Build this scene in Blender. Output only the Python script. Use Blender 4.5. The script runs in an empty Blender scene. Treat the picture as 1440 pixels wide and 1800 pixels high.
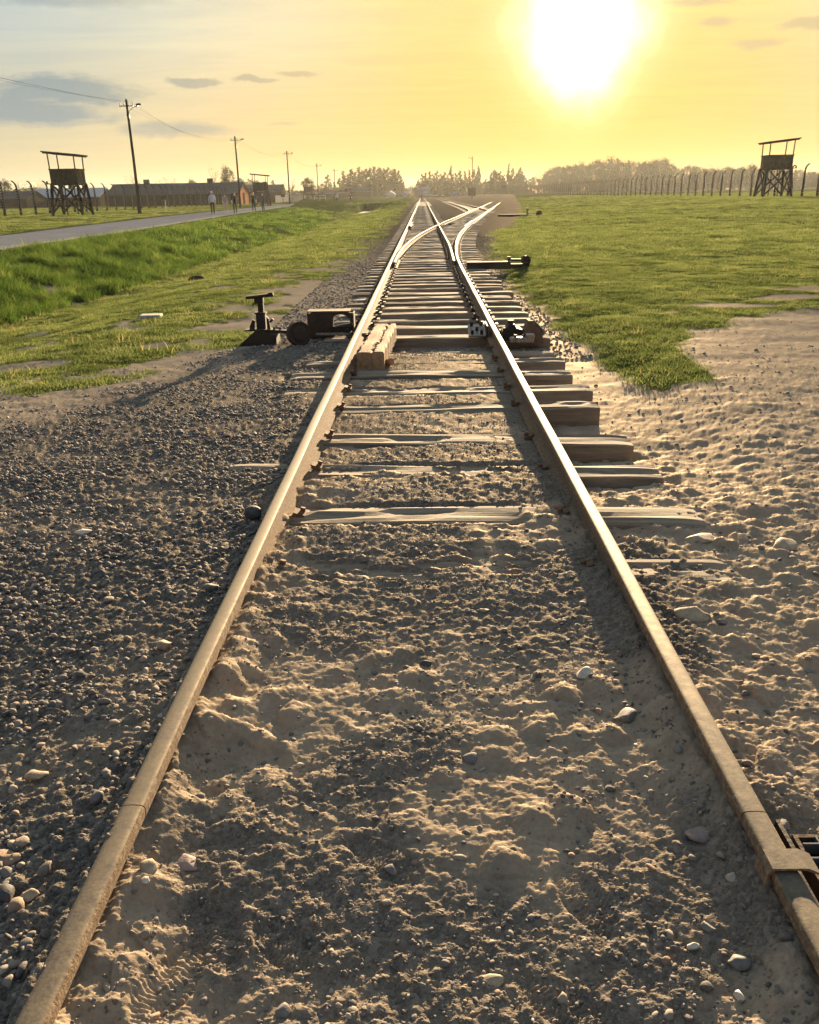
import bpy, math, random
import numpy as np
from mathutils import Vector, Matrix, Euler
random.seed(7); RNG = np.random.default_rng(11)
PI = math.pi
S = bpy.context.scene
COL = S.collection

# ------------------------------------------------------------------ camera
CAMX, CAMZ = -0.0256, 1.5314
P_, Y_, R_ = math.radians(20.654), math.radians(-1.172), math.radians(-1.0)
fw = Vector((math.sin(Y_)*math.cos(P_), math.cos(Y_)*math.cos(P_), -math.sin(P_)))
rt = Vector((math.cos(Y_), -math.sin(Y_), 0.0)); up = rt.cross(fw)
rt2 = math.cos(R_)*rt + math.sin(R_)*up; up2 = -math.sin(R_)*rt + math.cos(R_)*up
cam = bpy.data.cameras.new('camera'); co = bpy.data.objects.new('camera', cam); COL.objects.link(co)
m = Matrix.Identity(4)
for i, v in enumerate((rt2, up2, -fw)):
    for j in range(3): m[j][i] = v[j]
m[0][3], m[1][3], m[2][3] = CAMX, 0.0, CAMZ
co.matrix_world = m
cam.sensor_fit = 'HORIZONTAL'; cam.sensor_width = 36; cam.lens = 1480/1440*36
cam.clip_start = 0.05; cam.clip_end = 8000
S.camera = co

# ------------------------------------------------------------------ light
SUN_EL, SUN_AZ = math.radians(8.7), math.radians(9.4)      # azimuth east of +Y
sdir = Vector((math.sin(SUN_AZ)*math.cos(SUN_EL), math.cos(SUN_AZ)*math.cos(SUN_EL), math.sin(SUN_EL)))
sl = bpy.data.lights.new('sun', 'SUN'); sl.energy = 5.0; sl.angle = math.radians(0.6); sl.color = (1.0, 0.74, 0.45)
so = bpy.data.objects.new('sun', sl); COL.objects.link(so)
so.rotation_euler = (-sdir).to_track_quat('-Z', 'Y').to_euler()
so.location = (10, 60, 30)
S.view_settings.view_transform = 'Standard'; S.view_settings.look = 'None'
S.view_settings.exposure = 2.2; S.view_settings.gamma = 1.0; S.view_settings.use_curve_mapping = False
SKY_STRENGTH = 0.1

class NT:
    """small node-tree writer"""
    def __init__(s, nt): s.nt = nt; s.n = nt.nodes; s.l = nt.links
    def new(s, t, **k):
        o = s.n.new(t)
        for a, b in k.items():
            if a == 'ins':
                for i, v in b.items():
                    if hasattr(v, 'is_output'): s.l.new(v, o.inputs[i])
                    else: o.inputs[i].default_value = v
            else: setattr(o, a, b)
        return o
    def math(s, op, a, b=None, c=None, clamp=False):
        o = s.n.new('ShaderNodeMath'); o.operation = op; o.use_clamp = clamp
        for i, v in enumerate((a, b, c)):
            if v is None: continue
            if hasattr(v, 'is_output'): s.l.new(v, o.inputs[i])
            else: o.inputs[i].default_value = v
        return o.outputs[0]
    def mix(s, f, a, b, blend='MIX'):
        o = s.n.new('ShaderNodeMix'); o.data_type = 'RGBA'; o.blend_type = blend; o.clamp_factor = True
        for i, v in ((0, f), (6, a), (7, b)):
            if hasattr(v, 'is_output'): s.l.new(v, o.inputs[i])
            else: o.inputs[i].default_value = v if i == 0 else ((*v, 1) if len(v) == 3 else v)
        return o.outputs[2]
    def ramp(s, f, stops, interp='LINEAR'):
        o = s.n.new('ShaderNodeValToRGB'); cr = o.color_ramp; cr.interpolation = interp
        while len(cr.elements) > 1: cr.elements.remove(cr.elements[-1])
        for i, (p, c) in enumerate(stops):
            e = cr.elements[0] if i == 0 else cr.elements.new(p)
            e.position = p; c = (c, c, c) if isinstance(c, (int, float)) else c
            e.color = (*c, 1)
        s.l.new(f, o.inputs[0]); return o.outputs[0]
    def noise(s, vec, scale, detail=4, rough=.55, dist=0, out=0):
        o = s.n.new('ShaderNodeTexNoise'); o.inputs['Scale'].default_value = scale
        o.inputs['Detail'].default_value = detail; o.inputs['Roughness'].default_value = rough
        o.inputs['Distortion'].default_value = dist
        if vec is not None: s.l.new(vec, o.inputs['Vector'])
        return o.outputs[out]

def srgb(r, g, b, k=1.0):
    f = lambda c: (c/255/12.92 if c/255 <= .04045 else ((c/255+.055)/1.055)**2.4)*k
    return (f(r), f(g), f(b))

world = bpy.data.worlds.new('World'); S.world = world; world.use_nodes = True
w = NT(world.node_tree); w.n.clear()
sky = w.new('ShaderNodeTexSky', sky_type='NISHITA', sun_disc=False, sun_elevation=SUN_EL, sun_rotation=SUN_AZ,
            altitude=200, air_density=1.3, dust_density=4.0, ozone_density=1.0)
tc = w.new('ShaderNodeTexCoord')
D = tc.outputs['Generated']
dot = w.new('ShaderNodeVectorMath', operation='DOT_PRODUCT', ins={0: D, 1: tuple(sdir)}).outputs['Value']
ang = w.math('DEGREES', w.math('ARCCOSINE', w.math('MINIMUM', dot, 0.999999)))
sep = w.new('ShaderNodeSeparateXYZ', ins={0: D})
el = w.math('DEGREES', w.math('ARCSINE', sep.outputs[2]))
az = w.math('DEGREES', w.math('ARCTAN2', sep.outputs[0], sep.outputs[1]))
KK = 1/4.59/SKY_STRENGTH*0.88       # display colour -> scene value (exposure 1.75 stops)
# ragged edge of the aureole
rag = w.noise(D, 16.0, 8, .72)
gx = w.math('SUBTRACT', az, 9.5); gy = w.math('SUBTRACT', el, 8.6)
# the blown-out patch narrows towards the horizon
gx = w.math('MULTIPLY', gx, w.math('ADD', 1.0, w.math('MULTIPLY', w.math('MAXIMUM', w.math('MULTIPLY', gy, -1.0), 0.0), .09)))
ang1 = w.math('MULTIPLY', w.math('SQRT', w.math('ADD', w.math('MULTIPLY', gx, gx), w.math('MULTIPLY', gy, gy))), 1.22)
ang2 = w.math('MAXIMUM', w.math('ADD', ang1, w.math('MULTIPLY', w.math('SUBTRACT', rag, .5), 4.2)), 0.0)
a01 = w.math('DIVIDE', ang2, 180.0)
glow = w.ramp(a01, [(0, 1.0), (3.2/180, .80), (4.8/180, .26), (6.2/180, .05), (8.0/180, .008), (11/180, 0.0)])
base_hi = w.ramp(w.math('DIVIDE', ang, 180.0), [          # sky a good way above the horizon
    (0, srgb(255, 240, 180)), (6/180, srgb(255, 229, 146)), (10/180, srgb(255, 229, 156)), (17/180, srgb(254, 239, 200)),
    (24/180, srgb(234, 235, 214)), (31/180, srgb(200, 215, 216)), (42/180, srgb(180, 200, 210)), (60/180, srgb(180, 196, 204)),
    (85/180, srgb(158, 176, 194)), (130/180, srgb(148, 164, 184)), (1, srgb(144, 158, 180))])
base_lo = w.ramp(w.math('DIVIDE', ang, 180.0), [          # near the horizon
    (0, srgb(255, 214, 110)), (6/180, srgb(255, 196, 86)), (10/180, srgb(255, 200, 100)), (17/180, srgb(252, 208, 122)),
    (24/180, srgb(244, 212, 146)), (31/180, srgb(232, 212, 160)), (42/180, srgb(210, 200, 165)), (60/180, srgb(186, 184, 172)),
    (85/180, srgb(160, 164, 168)), (130/180, srgb(146, 150, 160)), (1, srgb(142, 146, 158))])
hz = w.ramp(w.math('DIVIDE', el, 90.0), [(0, 1.0), (2/90, .95), (5.5/90, .62), (9/90, .2), (14/90, 0.0)])
base = w.mix(hz, base_hi, base_lo)
# cirrus, projected on a plane overhead
zz = w.math('ADD', w.math('MAXIMUM', sep.outputs[2], 0.0), 0.05)
comb = w.new('ShaderNodeCombineXYZ', ins={0: w.math('DIVIDE', sep.outputs[0], zz), 1: w.math('DIVIDE', sep.outputs[1], zz), 2: 0.0})
mp = w.new('ShaderNodeMapping', ins={0: comb.outputs[0], 'Rotation': (0, 0, .25), 'Scale': (.42, .95, 1)})
n1 = w.noise(mp.outputs[0], 1.5, 9, .66, 1.2)
mp2 = w.new('ShaderNodeMapping', ins={0: comb.outputs[0], 'Rotation': (0, 0, -.5), 'Location': (3.3, 1.1, 0), 'Scale': (.5, 1.6, 1)})
n2 = w.noise(mp2.outputs[0], 2.0, 8, .65, .4)
wisp = w.math('MULTIPLY', w.ramp(n1, [(.46, 0.0), (.66, 1.0)]), .55)
base = w.mix(w.math('MULTIPLY', wisp, w.ramp(w.math('DIVIDE', el, 90.0), [(0, 0.0), (3/90, .6), (8/90, 1.0)])), base,
             w.mix(1.0, base, (1.18, 1.15, 1.06), 'MULTIPLY'))
streak = w.ramp(n2, [(.40, 1.0), (.56, 0.0)])
base = w.mix(w.math('MULTIPLY', streak, w.ramp(w.math('DIVIDE', el, 90.0), [(2/90, 0.0), (4/90, .42), (12/90, .62)])), base, w.mix(1.0, base, (.84, .89, .97), 'MULTIPLY'))
grey = w.mix(w.ramp(w.math('DIVIDE', ang, 90.0), [(15/90, 0.0), (30/90, 1.0)]), srgb(214, 196, 150), srgb(138, 160, 170))
# banks of grey cloud (azimuth, elevation, half widths, strength)
banks = [(-20.6, 5.9, 5.2, 1.0, 1.0), (-23.5, 4.8, 6.0, 1.0, .9), (-15.2, 3.8, 4.2, .55, .65), (-13.7, 6.4, 1.9, .28, 1.0), (-10.0, 6.55, 1.5, .2, .95),
         (-7.4, 6.95, 1.5, .2, .85), (-8.5, 4.2, 1.4, .16, .5), (17.1, 8.9, 1.1, .3, .75), (22.4, 8.35, 2.4, .36, .95), (19.4, 7.6, 1.6, .3, .7), (16.0, 9.9, 2.6, .22, .7),
         (-22, 10.5, 9, .5, .35), (-33, 8.0, 7, 1.0, .6), (36, 7.0, 6, .9, .6), (-44, 8, 8, 1.2, .7), (55, 9, 9, 1.2, .6), (-70, 11, 12, 1.6, .6), (90, 10, 12, 1.8, .5)]
tot = None
cst = w.new('ShaderNodeMapping', ins={0: D, 'Scale': (7, 7, 34)}).outputs[0]
wob = w.math('MULTIPLY', w.math('SUBTRACT', w.noise(cst, 1.6, 8, .62, .4), .5), 2.4)
nd = w.noise(D, 26.0, 6, .6)
for (ca, ce, wa, we, st) in banks:
    dx = w.math('DIVIDE', w.math('SUBTRACT', az, ca), wa)
    dy = w.math('DIVIDE', w.math('ADD', w.math('SUBTRACT', el, ce), w.math('MULTIPLY', w.math('SUBTRACT', nd, .5), .9)), we)
    r2 = w.math('ADD', w.math('MULTIPLY', dx, dx), w.math('MULTIPLY', dy, dy))
    g = w.math('MULTIPLY', w.math('SUBTRACT', 1.0, w.math('ADD', r2, wob), clamp=True), st)
    tot = g if tot is None else w.math('MAXIMUM', tot, g)
base = w.mix(w.math('MULTIPLY', w.ramp(tot, [(0, 0.0), (.65, 1.0)]), .88), base, grey)
vs = w.new('ShaderNodeVectorMath', operation='SCALE', ins={0: base, 'Scale': KK}).outputs[0]
gcol = w.new('ShaderNodeVectorMath', operation='SCALE', ins={0: w.mix(1.0, (1.0, .93, .66), glow, 'MULTIPLY'), 'Scale': KK*1.7}).outputs[0]
tot_c = w.new('ShaderNodeVectorMath', operation='ADD', ins={0: vs, 1: gcol}).outputs[0]
# 12 % of the physical sky on top keeps its colour drift in the light
nsk = w.new('ShaderNodeVectorMath', operation='SCALE', ins={0: sky.outputs[0], 'Scale': 0.006}).outputs[0]
tot_c = w.new('ShaderNodeVectorMath', operation='ADD', ins={0: tot_c, 1: nsk}).outputs[0]
bg = w.new('ShaderNodeBackground', ins={0: tot_c, 1: SKY_STRENGTH})
w.new('ShaderNodeOutputWorld', ins={0: bg.outputs[0]})
world.cycles.sampling_method = 'MANUAL' if hasattr(world.cycles, 'sampling_method') else world.cycles.sampling_method
try: world.cycles.sample_map_resolution = 1024
except Exception: pass

# ------------------------------------------------------------------ helpers
def tag(o, label=None, cat=None, group=None, kind=None):
    if label: o['label'] = label
    if cat: o['category'] = cat
    if group: o['group'] = group
    if kind: o['kind'] = kind
    return o

class MB:
    def __init__(s): s.v = []; s.f = []; s.m = []
    def add(s, vs, fs, mi=0):
        b = len(s.v); s.v += [tuple(p) for p in vs]; s.f += [tuple(b+i for i in f) for f in fs]; s.m += [mi]*len(fs); return s
    def box(s, c, d, rz=0.0, rx=0.0, ry=0.0, mi=0, bev=0.0, taper=1.0):
        R = Euler((rx, ry, rz)).to_matrix(); x, y, z = (k/2 for k in d); c = Vector(c)
        if bev <= 0:
            P = [(-x, -y, -z), (x, -y, -z), (x, y, -z), (-x, y, -z), (-x*taper, -y*taper, z), (x*taper, -y*taper, z), (x*taper, y*taper, z), (-x*taper, y*taper, z)]
            F = [(0, 3, 2, 1), (4, 5, 6, 7), (0, 1, 5, 4), (1, 2, 6, 5), (2, 3, 7, 6), (3, 0, 4, 7)]
        else:
            b = bev
            def ring(zz, k): return [(-x+k+b, -y+k, zz), (x-k-b, -y+k, zz), (x-k, -y+k+b, zz), (x-k, y-k-b, zz), (x-k-b, y-k, zz), (-x+k+b, y-k, zz), (-x+k, y-k-b, zz), (-x+k, -y+k+b, zz)]
            P = ring(-z, b*.7)+ring(-z+b, 0)+ring(z-b, 0)+ring(z, b*.7)
            F = [tuple(range(7, -1, -1)), tuple(range(24, 32))]
            for r in range(3):
                for i in range(8): F.append((r*8+i, r*8+(i+1) % 8, (r+1)*8+(i+1) % 8, (r+1)*8+i))
        return s.add([c + R @ Vector(p) for p in P], F, mi)
    def bar(s, a, b, w_, h=None, mi=0):
        """rectangular bar from a to b"""
        h = h or w_; a = Vector(a); b = Vector(b); d = (b-a); L = d.length; q = d.to_track_quat('Y', 'Z').to_matrix()
        P = [(-w_/2, 0, -h/2), (w_/2, 0, -h/2), (w_/2, L, -h/2), (-w_/2, L, -h/2), (-w_/2, 0, h/2), (w_/2, 0, h/2), (w_/2, L, h/2), (-w_/2, L, h/2)]
        F = [(0, 3, 2, 1), (4, 5, 6, 7), (0, 1, 5, 4), (1, 2, 6, 5), (2, 3, 7, 6), (3, 0, 4, 7)]
        return s.add([a + q @ Vector(p) for p in P], F, mi)
    def tube(s, pts, r, n=6, mi=0, cap=True):
        pts = [Vector(p) for p in pts]; N = len(pts); rs = r if isinstance(r, (list, tuple)) else [r]*N
        V = []; F = []; prev = None
        for i, p in enumerate(pts):
            t = (pts[min(i+1, N-1)]-pts[max(i-1, 0)]).normalized()
            if prev is None:
                prev = t.orthogonal().normalized()
            prev = (prev - t*prev.dot(t)).normalized(); b = t.cross(prev)
            for k in range(n):
                a = 2*PI*k/n; V.append(p + rs[i]*(math.cos(a)*prev + math.sin(a)*b))
        for i in range(N-1):
            for k in range(n): F.append((i*n+k, i*n+(k+1) % n, (i+1)*n+(k+1) % n, (i+1)*n+k))
        if cap: F += [tuple(range(n-1, -1, -1)), tuple(range((N-1)*n, N*n))]
        return s.add(V, F, mi)
    def prism(s, poly, y0, y1, R=None, c=(0, 0, 0), mi=0):
        """polygon in (x,z) extruded along y; polygon may be concave (use ngon)"""
        n = len(poly); R = R or Matrix.Identity(3); c = Vector(c)
        V = [c + R @ Vector((x, y0, z)) for x, z in poly]+[c + R @ Vector((x, y1, z)) for x, z in poly]
        F = [tuple(range(n)), tuple(range(2*n-1, n-1, -1))]+[(i, n+i, n+(i+1) % n, (i+1) % n) for i in range(n)]
        return s.add(V, F, mi)
    def ring_prism(s, outer, inner, y0, y1, R=None, c=(0, 0, 0), mi=0):
        """plate with a hole: outer and inner loops of the same length"""
        n = len(outer); R = R or Matrix.Identity(3); c = Vector(c); V = []
        for loop in (outer, inner):
            for y in (y0, y1): V += [c + R @ Vector((x, y, z)) for x, z in loop]
        F = []
        for i in range(n):
            j = (i+1) % n
            F += [(i, j, 2*n+j, 2*n+i), (n+j, n+i, 3*n+i, 3*n+j), (i, n+i, n+j, j), (2*n+j, 3*n+j, 3*n+i, 2*n+i)]
        return s.add(V, F, mi)
    def mesh(s, name, mats, smooth=False):
        me = bpy.data.meshes.new(name); me.from_pydata(s.v, [], s.f)
        for mt in (mats if isinstance(mats, (list, tuple)) else [mats]): me.materials.append(mt)
        me.polygons.foreach_set('material_index', s.m)
        if smooth: me.polygons.foreach_set('use_smooth', [True]*len(s.f))
        me.update(); return me
    def build(s, name, mats, parent=None, smooth=False, loc=None, rot=None):
        o = bpy.data.objects.new(name, s.mesh(name, mats, smooth)); COL.objects.link(o)
        if parent: o.parent = parent
        if loc: o.location = loc
        if rot: o.rotation_euler = rot
        return o

def link(name, data, parent=None, loc=(0, 0, 0), rot=(0, 0, 0), sc=None):
    o = bpy.data.objects.new(name, data); COL.objects.link(o); o.parent = parent
    o.location = loc; o.rotation_euler = rot
    if sc: o.scale = sc
    return o
def empty(name, loc=(0, 0, 0), rz=0.0):
    o = bpy.data.objects.new(name, None); COL.objects.link(o); o.location = loc; o.rotation_euler = (0, 0, rz)
    o.empty_display_size = .2; return o
def copy_tree(o, parent=None):
    c = o.copy(); COL.objects.link(c); c.parent = parent
    for ch in o.children: copy_tree(ch, c)
    return c
def npmesh(name, V, F, mats, smooth=False, mi=None):
    me = bpy.data.meshes.new(name); V = np.asarray(V, np.float32); F = np.asarray(F, np.int32); k = F.shape[1]
    me.vertices.add(len(V)); me.vertices.foreach_set('co', V.ravel())
    me.loops.add(F.size); me.loops.foreach_set('vertex_index', F.ravel())
    me.polygons.add(len(F)); me.polygons.foreach_set('loop_start', np.arange(0, F.size, k, dtype=np.int32))
    me.polygons.foreach_set('loop_total', np.full(len(F), k, np.int32))
    for mt in mats: me.materials.append(mt)
    if smooth: me.polygons.foreach_set('use_smooth', np.ones(len(F), bool))
    if mi is not None: me.polygons.foreach_set('material_index', np.asarray(mi, np.int32))
    me.update(calc_edges=True); return me

# numpy noise -------------------------------------------------------
def _h(ix, iy, s):
    h = (ix.astype(np.int64)*374761393 + iy.astype(np.int64)*668265263 + s*1274126177) & 0xffffffff
    h = ((h ^ (h >> 13))*1274126177) & 0xffffffff
    h = h ^ (h >> 16)
    return (h & 0xffffff)/float(0x1000000)
def vnoise(x, y, s=0):
    ix = np.floor(x); iy = np.floor(y); fx = x-ix; fy = y-iy
    u = fx*fx*fx*(fx*(fx*6-15)+10); v = fy*fy*fy*(fy*(fy*6-15)+10)
    def g(a, b, dx, dy):
        t = _h(a, b, s)*2*PI; return np.cos(t)*dx + np.sin(t)*dy
    n00 = g(ix, iy, fx, fy); n10 = g(ix+1, iy, fx-1, fy); n01 = g(ix, iy+1, fx, fy-1); n11 = g(ix+1, iy+1, fx-1, fy-1)
    return ((n00*(1-u)+n10*u)*(1-v)+(n01*(1-u)+n11*u)*v)*1.5
def fbm(x, y, sc, octv=4, rough=.5, s=0):
    r = 0; a = 1.0; f = 1.0/sc
    for i in range(octv): r = r + a*vnoise(x*f+17.3*i, y*f-9.1*i, s+i); a *= rough; f *= 2.03
    return r
def worley(x, y, sc, s=0, ret_rand=False):
    """distance to nearest cell point, in cells, and a random per cell"""
    x = x/sc; y = y/sc; ix = np.floor(x); iy = np.floor(y); best = np.full(np.shape(x), 9.0); rr = np.zeros(np.shape(x))
    for i in (-1, 0, 1):
        for j in (-1, 0, 1):
            a = ix+i; b = iy+j; px = a+_h(a, b, s); py = b+_h(a, b, s+77); d = (x-px)**2+(y-py)**2
            k = d < best; best = np.where(k, d, best)
            if ret_rand: rr = np.where(k, _h(a, b, s+5), rr)
    return (np.sqrt(best), rr) if ret_rand else np.sqrt(best)
def ss(a, b, x):
    t = np.clip((x-a)/(b-a), 0, 1); return t*t*(3-2*t)

# ------------------------------------------------------------------ terrain
I = np.interp
def rail_curve_L(Y): return I(Y, [0, 18, 20, 22, 25, 28, 31, 34, 37, 41, 45.3, 50, 57.2, 66, 75, 90, 108, 130, 180, 232, 330],
                              [-.7525, -.7525, -.74, -.70, -.60, -.47, -.30, -.10, .14, .48, .88, 1.34, 2.10, 2.98, 3.86, 5.45, 7.3, 9.5, 14.8, 20.2, 30.5])
def road_near(Y): return -I(Y, [0, 24, 37, 52, 83, 148, 273, 400], [11.6, 11.75, 12.2, 13.4, 16.0, 20.0, 24.5, 28])
def road_far(Y): return -I(Y, [0, 37, 48, 66, 100, 148, 273, 400], [17.6, 18.0, 19.2, 20.8, 22.6, 25.2, 29.5, 33])
GL_Y = [0, 5.2, 6.0, 6.8, 7.0, 7.7, 8.9, 10.5, 12.2, 15.5, 20, 29, 60, 400]
GL_X = [-7, -7, -5.2, -3.6, -3.4, -2.95, -2.55, -2.32, -2.18, -2.1, -1.95, -1.8, -1.85, -1.9]
GR_Y = [6.9, 7.0, 7.3, 8.2, 9.3, 11, 14.5, 18, 25, 38.7, 45, 61, 77, 110, 193, 400]
GR_X = [2.75, 2.1, 1.93, 1.85, 1.77, 1.74, 1.74, 1.66, 2.05, 3.2, 4.7, 6.6, 8.6, 12, 20, 40]
GB_X = [1.9, 2.5, 2.62, 2.9, 3.6, 4.5, 5.4, 6.5, 8, 12, 40]        # lower border of the grass on the right, beyond it trodden earth
GB_Y = [7.05, 7.15, 8.9, 9.5, 10.6, 11.45, 11.9, 11.0, 9.0, 8.0, 8.0]

def macro(X, Y):
    aL = -X
    zin = .012 - .03*ss(4.4, 5.4, Y) - .10*ss(8.6, 9.5, Y) + .045*ss(14, 24, Y)
    zl = .075*(1-ss(1.3, 4.5, Y))*(1-ss(.80, 1.7, aL)) + .006 - .055*ss(5.8, 9, Y)
    zr = .045*(1-ss(1.4, 3.8, Y))*(1-ss(.8, 1.5, X)) - .12*ss(3.9, 5.6, Y)*(1-ss(1.6, 2.4, X)) - .02
    z = np.where(X < -.7525, zl, np.where(X > .7525, zr, zin))
    z = np.where(np.abs(X) < .79, zin + (z-zin)*ss(.70, .80, np.abs(X)), z)
    # far yard: everything towards rail-foot level
    z = z*(1-ss(45, 80, Y)) - .05*ss(45, 80, Y)
    # left: fall to the ditch, bank up to the road, field beyond
    depth = .58+0*Y
    rn, rf = -road_near(Y), -road_far(Y)
    l1 = z - ss(3.2, 7.8, aL)*(depth-.06)
    toe = np.minimum(8.0+.0*Y, rn-2.6); toe = toe + np.clip((Y-60)*.06, 0, 6)
    zt = -depth
    bank = zt + (.22-zt)*np.clip((aL-toe)/(rn-.3-toe), 0, 1)**.9
    left = np.where(aL < toe, l1, bank)
    left = np.where(aL > rn-.3, .22, left)
    left = left + .18*ss(0, 5, aL-rf)
    z = np.where(X < -2, left, z)
    up_ = .85*ss(118, 150, Y)*(1-ss(2.0, 4.5, -aL+6.5))
    pitx = ss(5.0, 8.9, aL)*(1-ss(9.4, 10.2, aL)); up_ = up_ - pitx*1.15*ss(112, 140, Y)*(1-ss(149.0, 150.2, Y))
    z = z + np.where((X < -2.2) & (X > road_near(Y)), up_, 0)
    # right field
    right = .80*ss(3.5, 30, X)*ss(9, 58, Y)
    z = z + np.where(X > 2, right, 0)
    # soft swell in the grass
    gm = np.clip((np.abs(X)-3)/3, 0, 1); road = ss(-.6, .4, aL-rn)*(1-ss(-.4, .6, aL-rf))
    z = z + gm*(1-road)*(fbm(X, Y, 9.0, 3, .5, 3)*.06 + fbm(X, Y, 2.2, 3, .5, 8)*.035)
    # ground rises a touch to the horizon outside the yard
    z = z + .35*ss(250, 420, Y)
    z = z + .062*(1-ss(2.0, 4.2, Y))*np.exp(-((np.abs(X)-.7525)/.10)**2)*(np.abs(X) < .80)
    # drain pit beside the right rail
    pit = (1-ss(.0, .012, np.maximum(np.abs(X-1.01)-.175, np.abs(Y-1.26)-.345)))
    z = z*(1-pit) + (-.20)*pit
    return z

def masks(X, Y):
    n = fbm(X, Y, .9, 4, .55, 21); n2 = fbm(X, Y, .25, 3, .6, 31)
    j = n*.35*np.clip(Y/9, .4, 1.2) + n2*.12
    gL = ss(-.10, .14, (I(Y, GL_Y, GL_X) - X) + j*(1+.0*Y))
    thin = ss(-.1, 1.6, (I(Y, GL_Y, GL_X) - X))          # grass patchy near its border
    gL = gL*ss(-.28, .05, n + thin*.75 - .32 + n2*.25)
    gR = ss(-.08, .10, (X - I(Y, GR_Y, GR_X)) + j*.6)*ss(-.10, .12, (Y - I(X, GB_X, GB_Y)) + j*.8)
    gR = gR*np.where(X > 3.0, ss(-.35, -.1, n + (Y-I(X, GB_X, GB_Y))*.3), 1)
    rn, rf = -road_near(Y), -road_far(Y)
    g = np.where(X < 0, gL, gR)
    # worn patches
    for (px, py, rx, ry) in ((-4.25, 8.75, .5, .36), (-4.3, 9.6, .3, .15), (-4.02, 12.45, .26, .10), (-4.35, 11.9, .28, .06), (-5.75, 21.85, .28, .22), (6.6, 14.2, .9, .5), (4.4, 12.4, .7, .25), (5.7, 13.3, .5, .3)):
        g = g*ss(.7, 1.25, np.sqrt(((X-px)/rx)**2+((Y-py)/ry)**2) + n*.5)
    aL = -X
    # sand (1) against gravel (0)
    sL = ss(-.2, .25, I(Y, [0, 5.4, 6.2, 8, 9.4, 13.7, 23.5, 60], [-3.2, -2.95, -2.75, -2.4, -2.0, -1.72, -1.6, -1.62]) - X + n*.4)
    sL = np.maximum(sL, .40*ss(-.05, .5, n))
    sR = ss(.75, 1.05, X + n*.3)*(1-ss(10, 17, Y))
    sR = np.maximum(sR, .3*ss(0, .4, n))
    inn = ss(-.15, .3, n*.8 + .42*(1-ss(1.5, 3.6, Y)) + .30*ss(-.2, -.65, X)*(1-ss(4, 8, Y)) - .25)
    s_ = np.where(X < -.7525, sL, np.where(X > .7525, sR, inn))
    s_ = np.where(np.abs(X) < .7525, .30+.70*s_, s_); s_ = np.clip(s_, 0, 1)
    s_ = np.where((X > 3.2) & (Y < 13), 1, s_)
    return g, s_

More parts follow.
